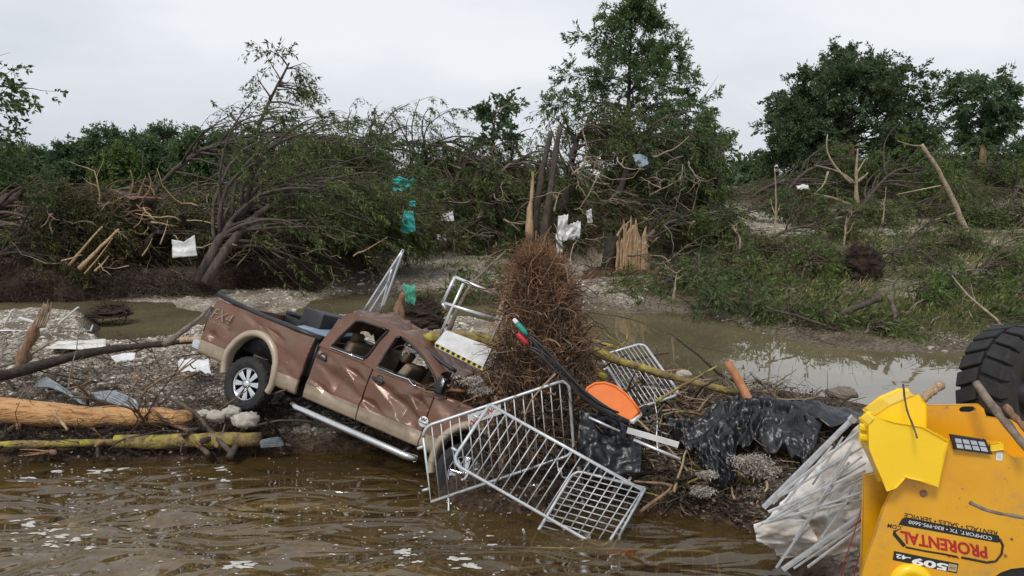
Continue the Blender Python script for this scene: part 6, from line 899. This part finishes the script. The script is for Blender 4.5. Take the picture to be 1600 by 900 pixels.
# shrubs flattened on the far bank
for i, (x, y, D, s_, lm, lab) in enumerate(((1085, 462, 25.5, 1.3, 'leafB', 'dark green bush with a pale bent branch at the pool shore'), (1170, 478, 24, .9, 'leafB', 'small dark bush at the pool shore'), (745, 455, 29, 1.5, 'leafA', 'olive bush leaning over the water behind the platform'), (1250, 420, 30, 1.2, 'leafC', 'green bush in front of the bristly root ball'), (1280, 508, 22.5, .6, 'leafC', 'grassy green bush at the water edge of the bank'), (1350, 524, 21.5, .5, 'leafA', 'low green clump at the water edge'), (1230, 505, 23, .6, 'leafA', 'low olive clump trailing into the pool'), (1420, 470, 24.5, 1.0, 'leafC', 'fresh green clump beside the broken post'), (1500, 450, 26, 1.1, 'leafC', 'wide fresh green clump on the bank'), (1130, 400, 31, 1.0, 'leafA', 'olive clump below the wreckage end'), (1580, 470, 25, 1.1, 'leafC', 'leafy green clump above the big tyre'), (1290, 385, 32, 1.0, 'leafA', 'olive clump behind the bristly root ball'))):
    s_ = s_ * (.6 if D < 27 and x > 1100 else 1); b = P(x, y, D); b[2] = gz(b[0], b[1]); fallen('bush', lab, None, .05, 16, 1.5 * s_, (.5, -.2, -.5), 1.0, int(1700 * s_), lm, 'bark_grey', 140 + i, group='bushes on the far bank', cat='bush', t0=.05, ll=.2, lw=.05, spread=1.0, world=[b, b + (.1, 0, .25 * s_), b + (.2, 0, .5 * s_), b + (.35, -.05, .75 * s_)])
log('broken_post', 'broken splintered post end standing on the grassy bank', [(1405, 520, 22.3), (1398, 490, 22.3), (1390, 462, 22.3)], .10, 'bark_grey', 'post', r1=.6, n=6, rough=.2, seed=97)
log('fallen_branch', 'dark forked branch with broken pale end lying by the broken post', [(1310, 492, 22.6), (1340, 480, 22.6), (1376, 466, 22.6)], .07, 'bark', 'branch', r1=1.3, seed=98)
# grass
def grass(label, region, n, seed, hgt=(.18, .5), per=9, m='grass', thr=.53):
    r = np.random.default_rng(seed); x0, y0, x1, y1 = region; c = np.array([hit(r.uniform(x0, x1), r.uniform(y0, y1)) for _ in range(n)]); c = c[(c[:, 2] > .0) & (c[:, 1] < 60)]; keep = fbm(c[:, 0], c[:, 1], 2.4, 44, 3) > thr; c = c[keep]; m_ = len(c) * per
    cc = np.repeat(c, per, 0); cc[:, :2] += r.normal(size=(m_, 2)) * .22; cc[:, 2] = THg(cc[:, 0], cc[:, 1]) - .02; near = np.repeat(np.clip(sdist(FAR, c[:, 0], c[:, 1]) / 7, .3, 1), per); d = np.stack([.45 + .4 * r.normal(size=m_) + np.repeat(r.normal(size=len(c)) * .3, per), -.1 + .35 * r.normal(size=m_), .55 + .3 * r.random(m_)], -1)
    tag(link('grass', MB().leaves(cc, d, near * r.uniform(*hgt, m_) * (1 + np.repeat(r.random(len(c)), per)), .022 + .014 * r.random(m_), r).mesh('grass'), M[m]), label, 'grass', kind='stuff')
grass('green grass on the far bank', (930, 360, 1620, 552), 4600, 151, (.12, .38)); grass('tall green grass at the pool edge', (1180, 470, 1620, 535), 1000, 152, (.22, .48)); grass('dry grass by the pool', (900, 440, 1120, 495), 260, 153, (.15, .4), m='hay'); grass('weeds on the gravel shore', (440, 400, 800, 470), 160, 154, (.2, .5)); grass('weeds on the gravel bar', (20, 560, 420, 640), 40, 155, (.08, .22)); grass('dry grass on the far bank', (1120, 380, 1600, 500), 700, 156, (.2, .45), m='hay')
# flattened green sprays over the bank
r = np.random.default_rng(160); c = np.array([hit(r.uniform(940, 1640), r.uniform(318, 530)) for _ in range(5200)]); c = c[(c[:, 1] < 55) & (c[:, 2] > .1)]; c = c[fbm(c[:, 0], c[:, 1], 2.6, 48, 3) > .49]; n_ = len(c); c = c[sdist(FAR, c[:, 0], c[:, 1]) > 1.5]; n_ = len(c); q = shoots(c + np.array([0, 0, .08]), r.normal(size=(n_, 3)) * .5 + np.array([.8, -.2, .3]), .5 + .7 * r.random(n_), 4, (.2, 0, -1), .9, .15, r); ii = np.repeat(np.arange(n_), 12); cc, g = along(q, ii, r.random(len(ii)))
tag(link('undergrowth', MB().leaves(cc, nrm(g + perp(g, r) * .7), .22 * (.5 + r.random(len(ii))), .06 * (.5 + r.random(len(ii))), r).mesh('undergrowth'), M['leafA']), 'flattened green undergrowth on the far bank', 'undergrowth', kind='stuff')
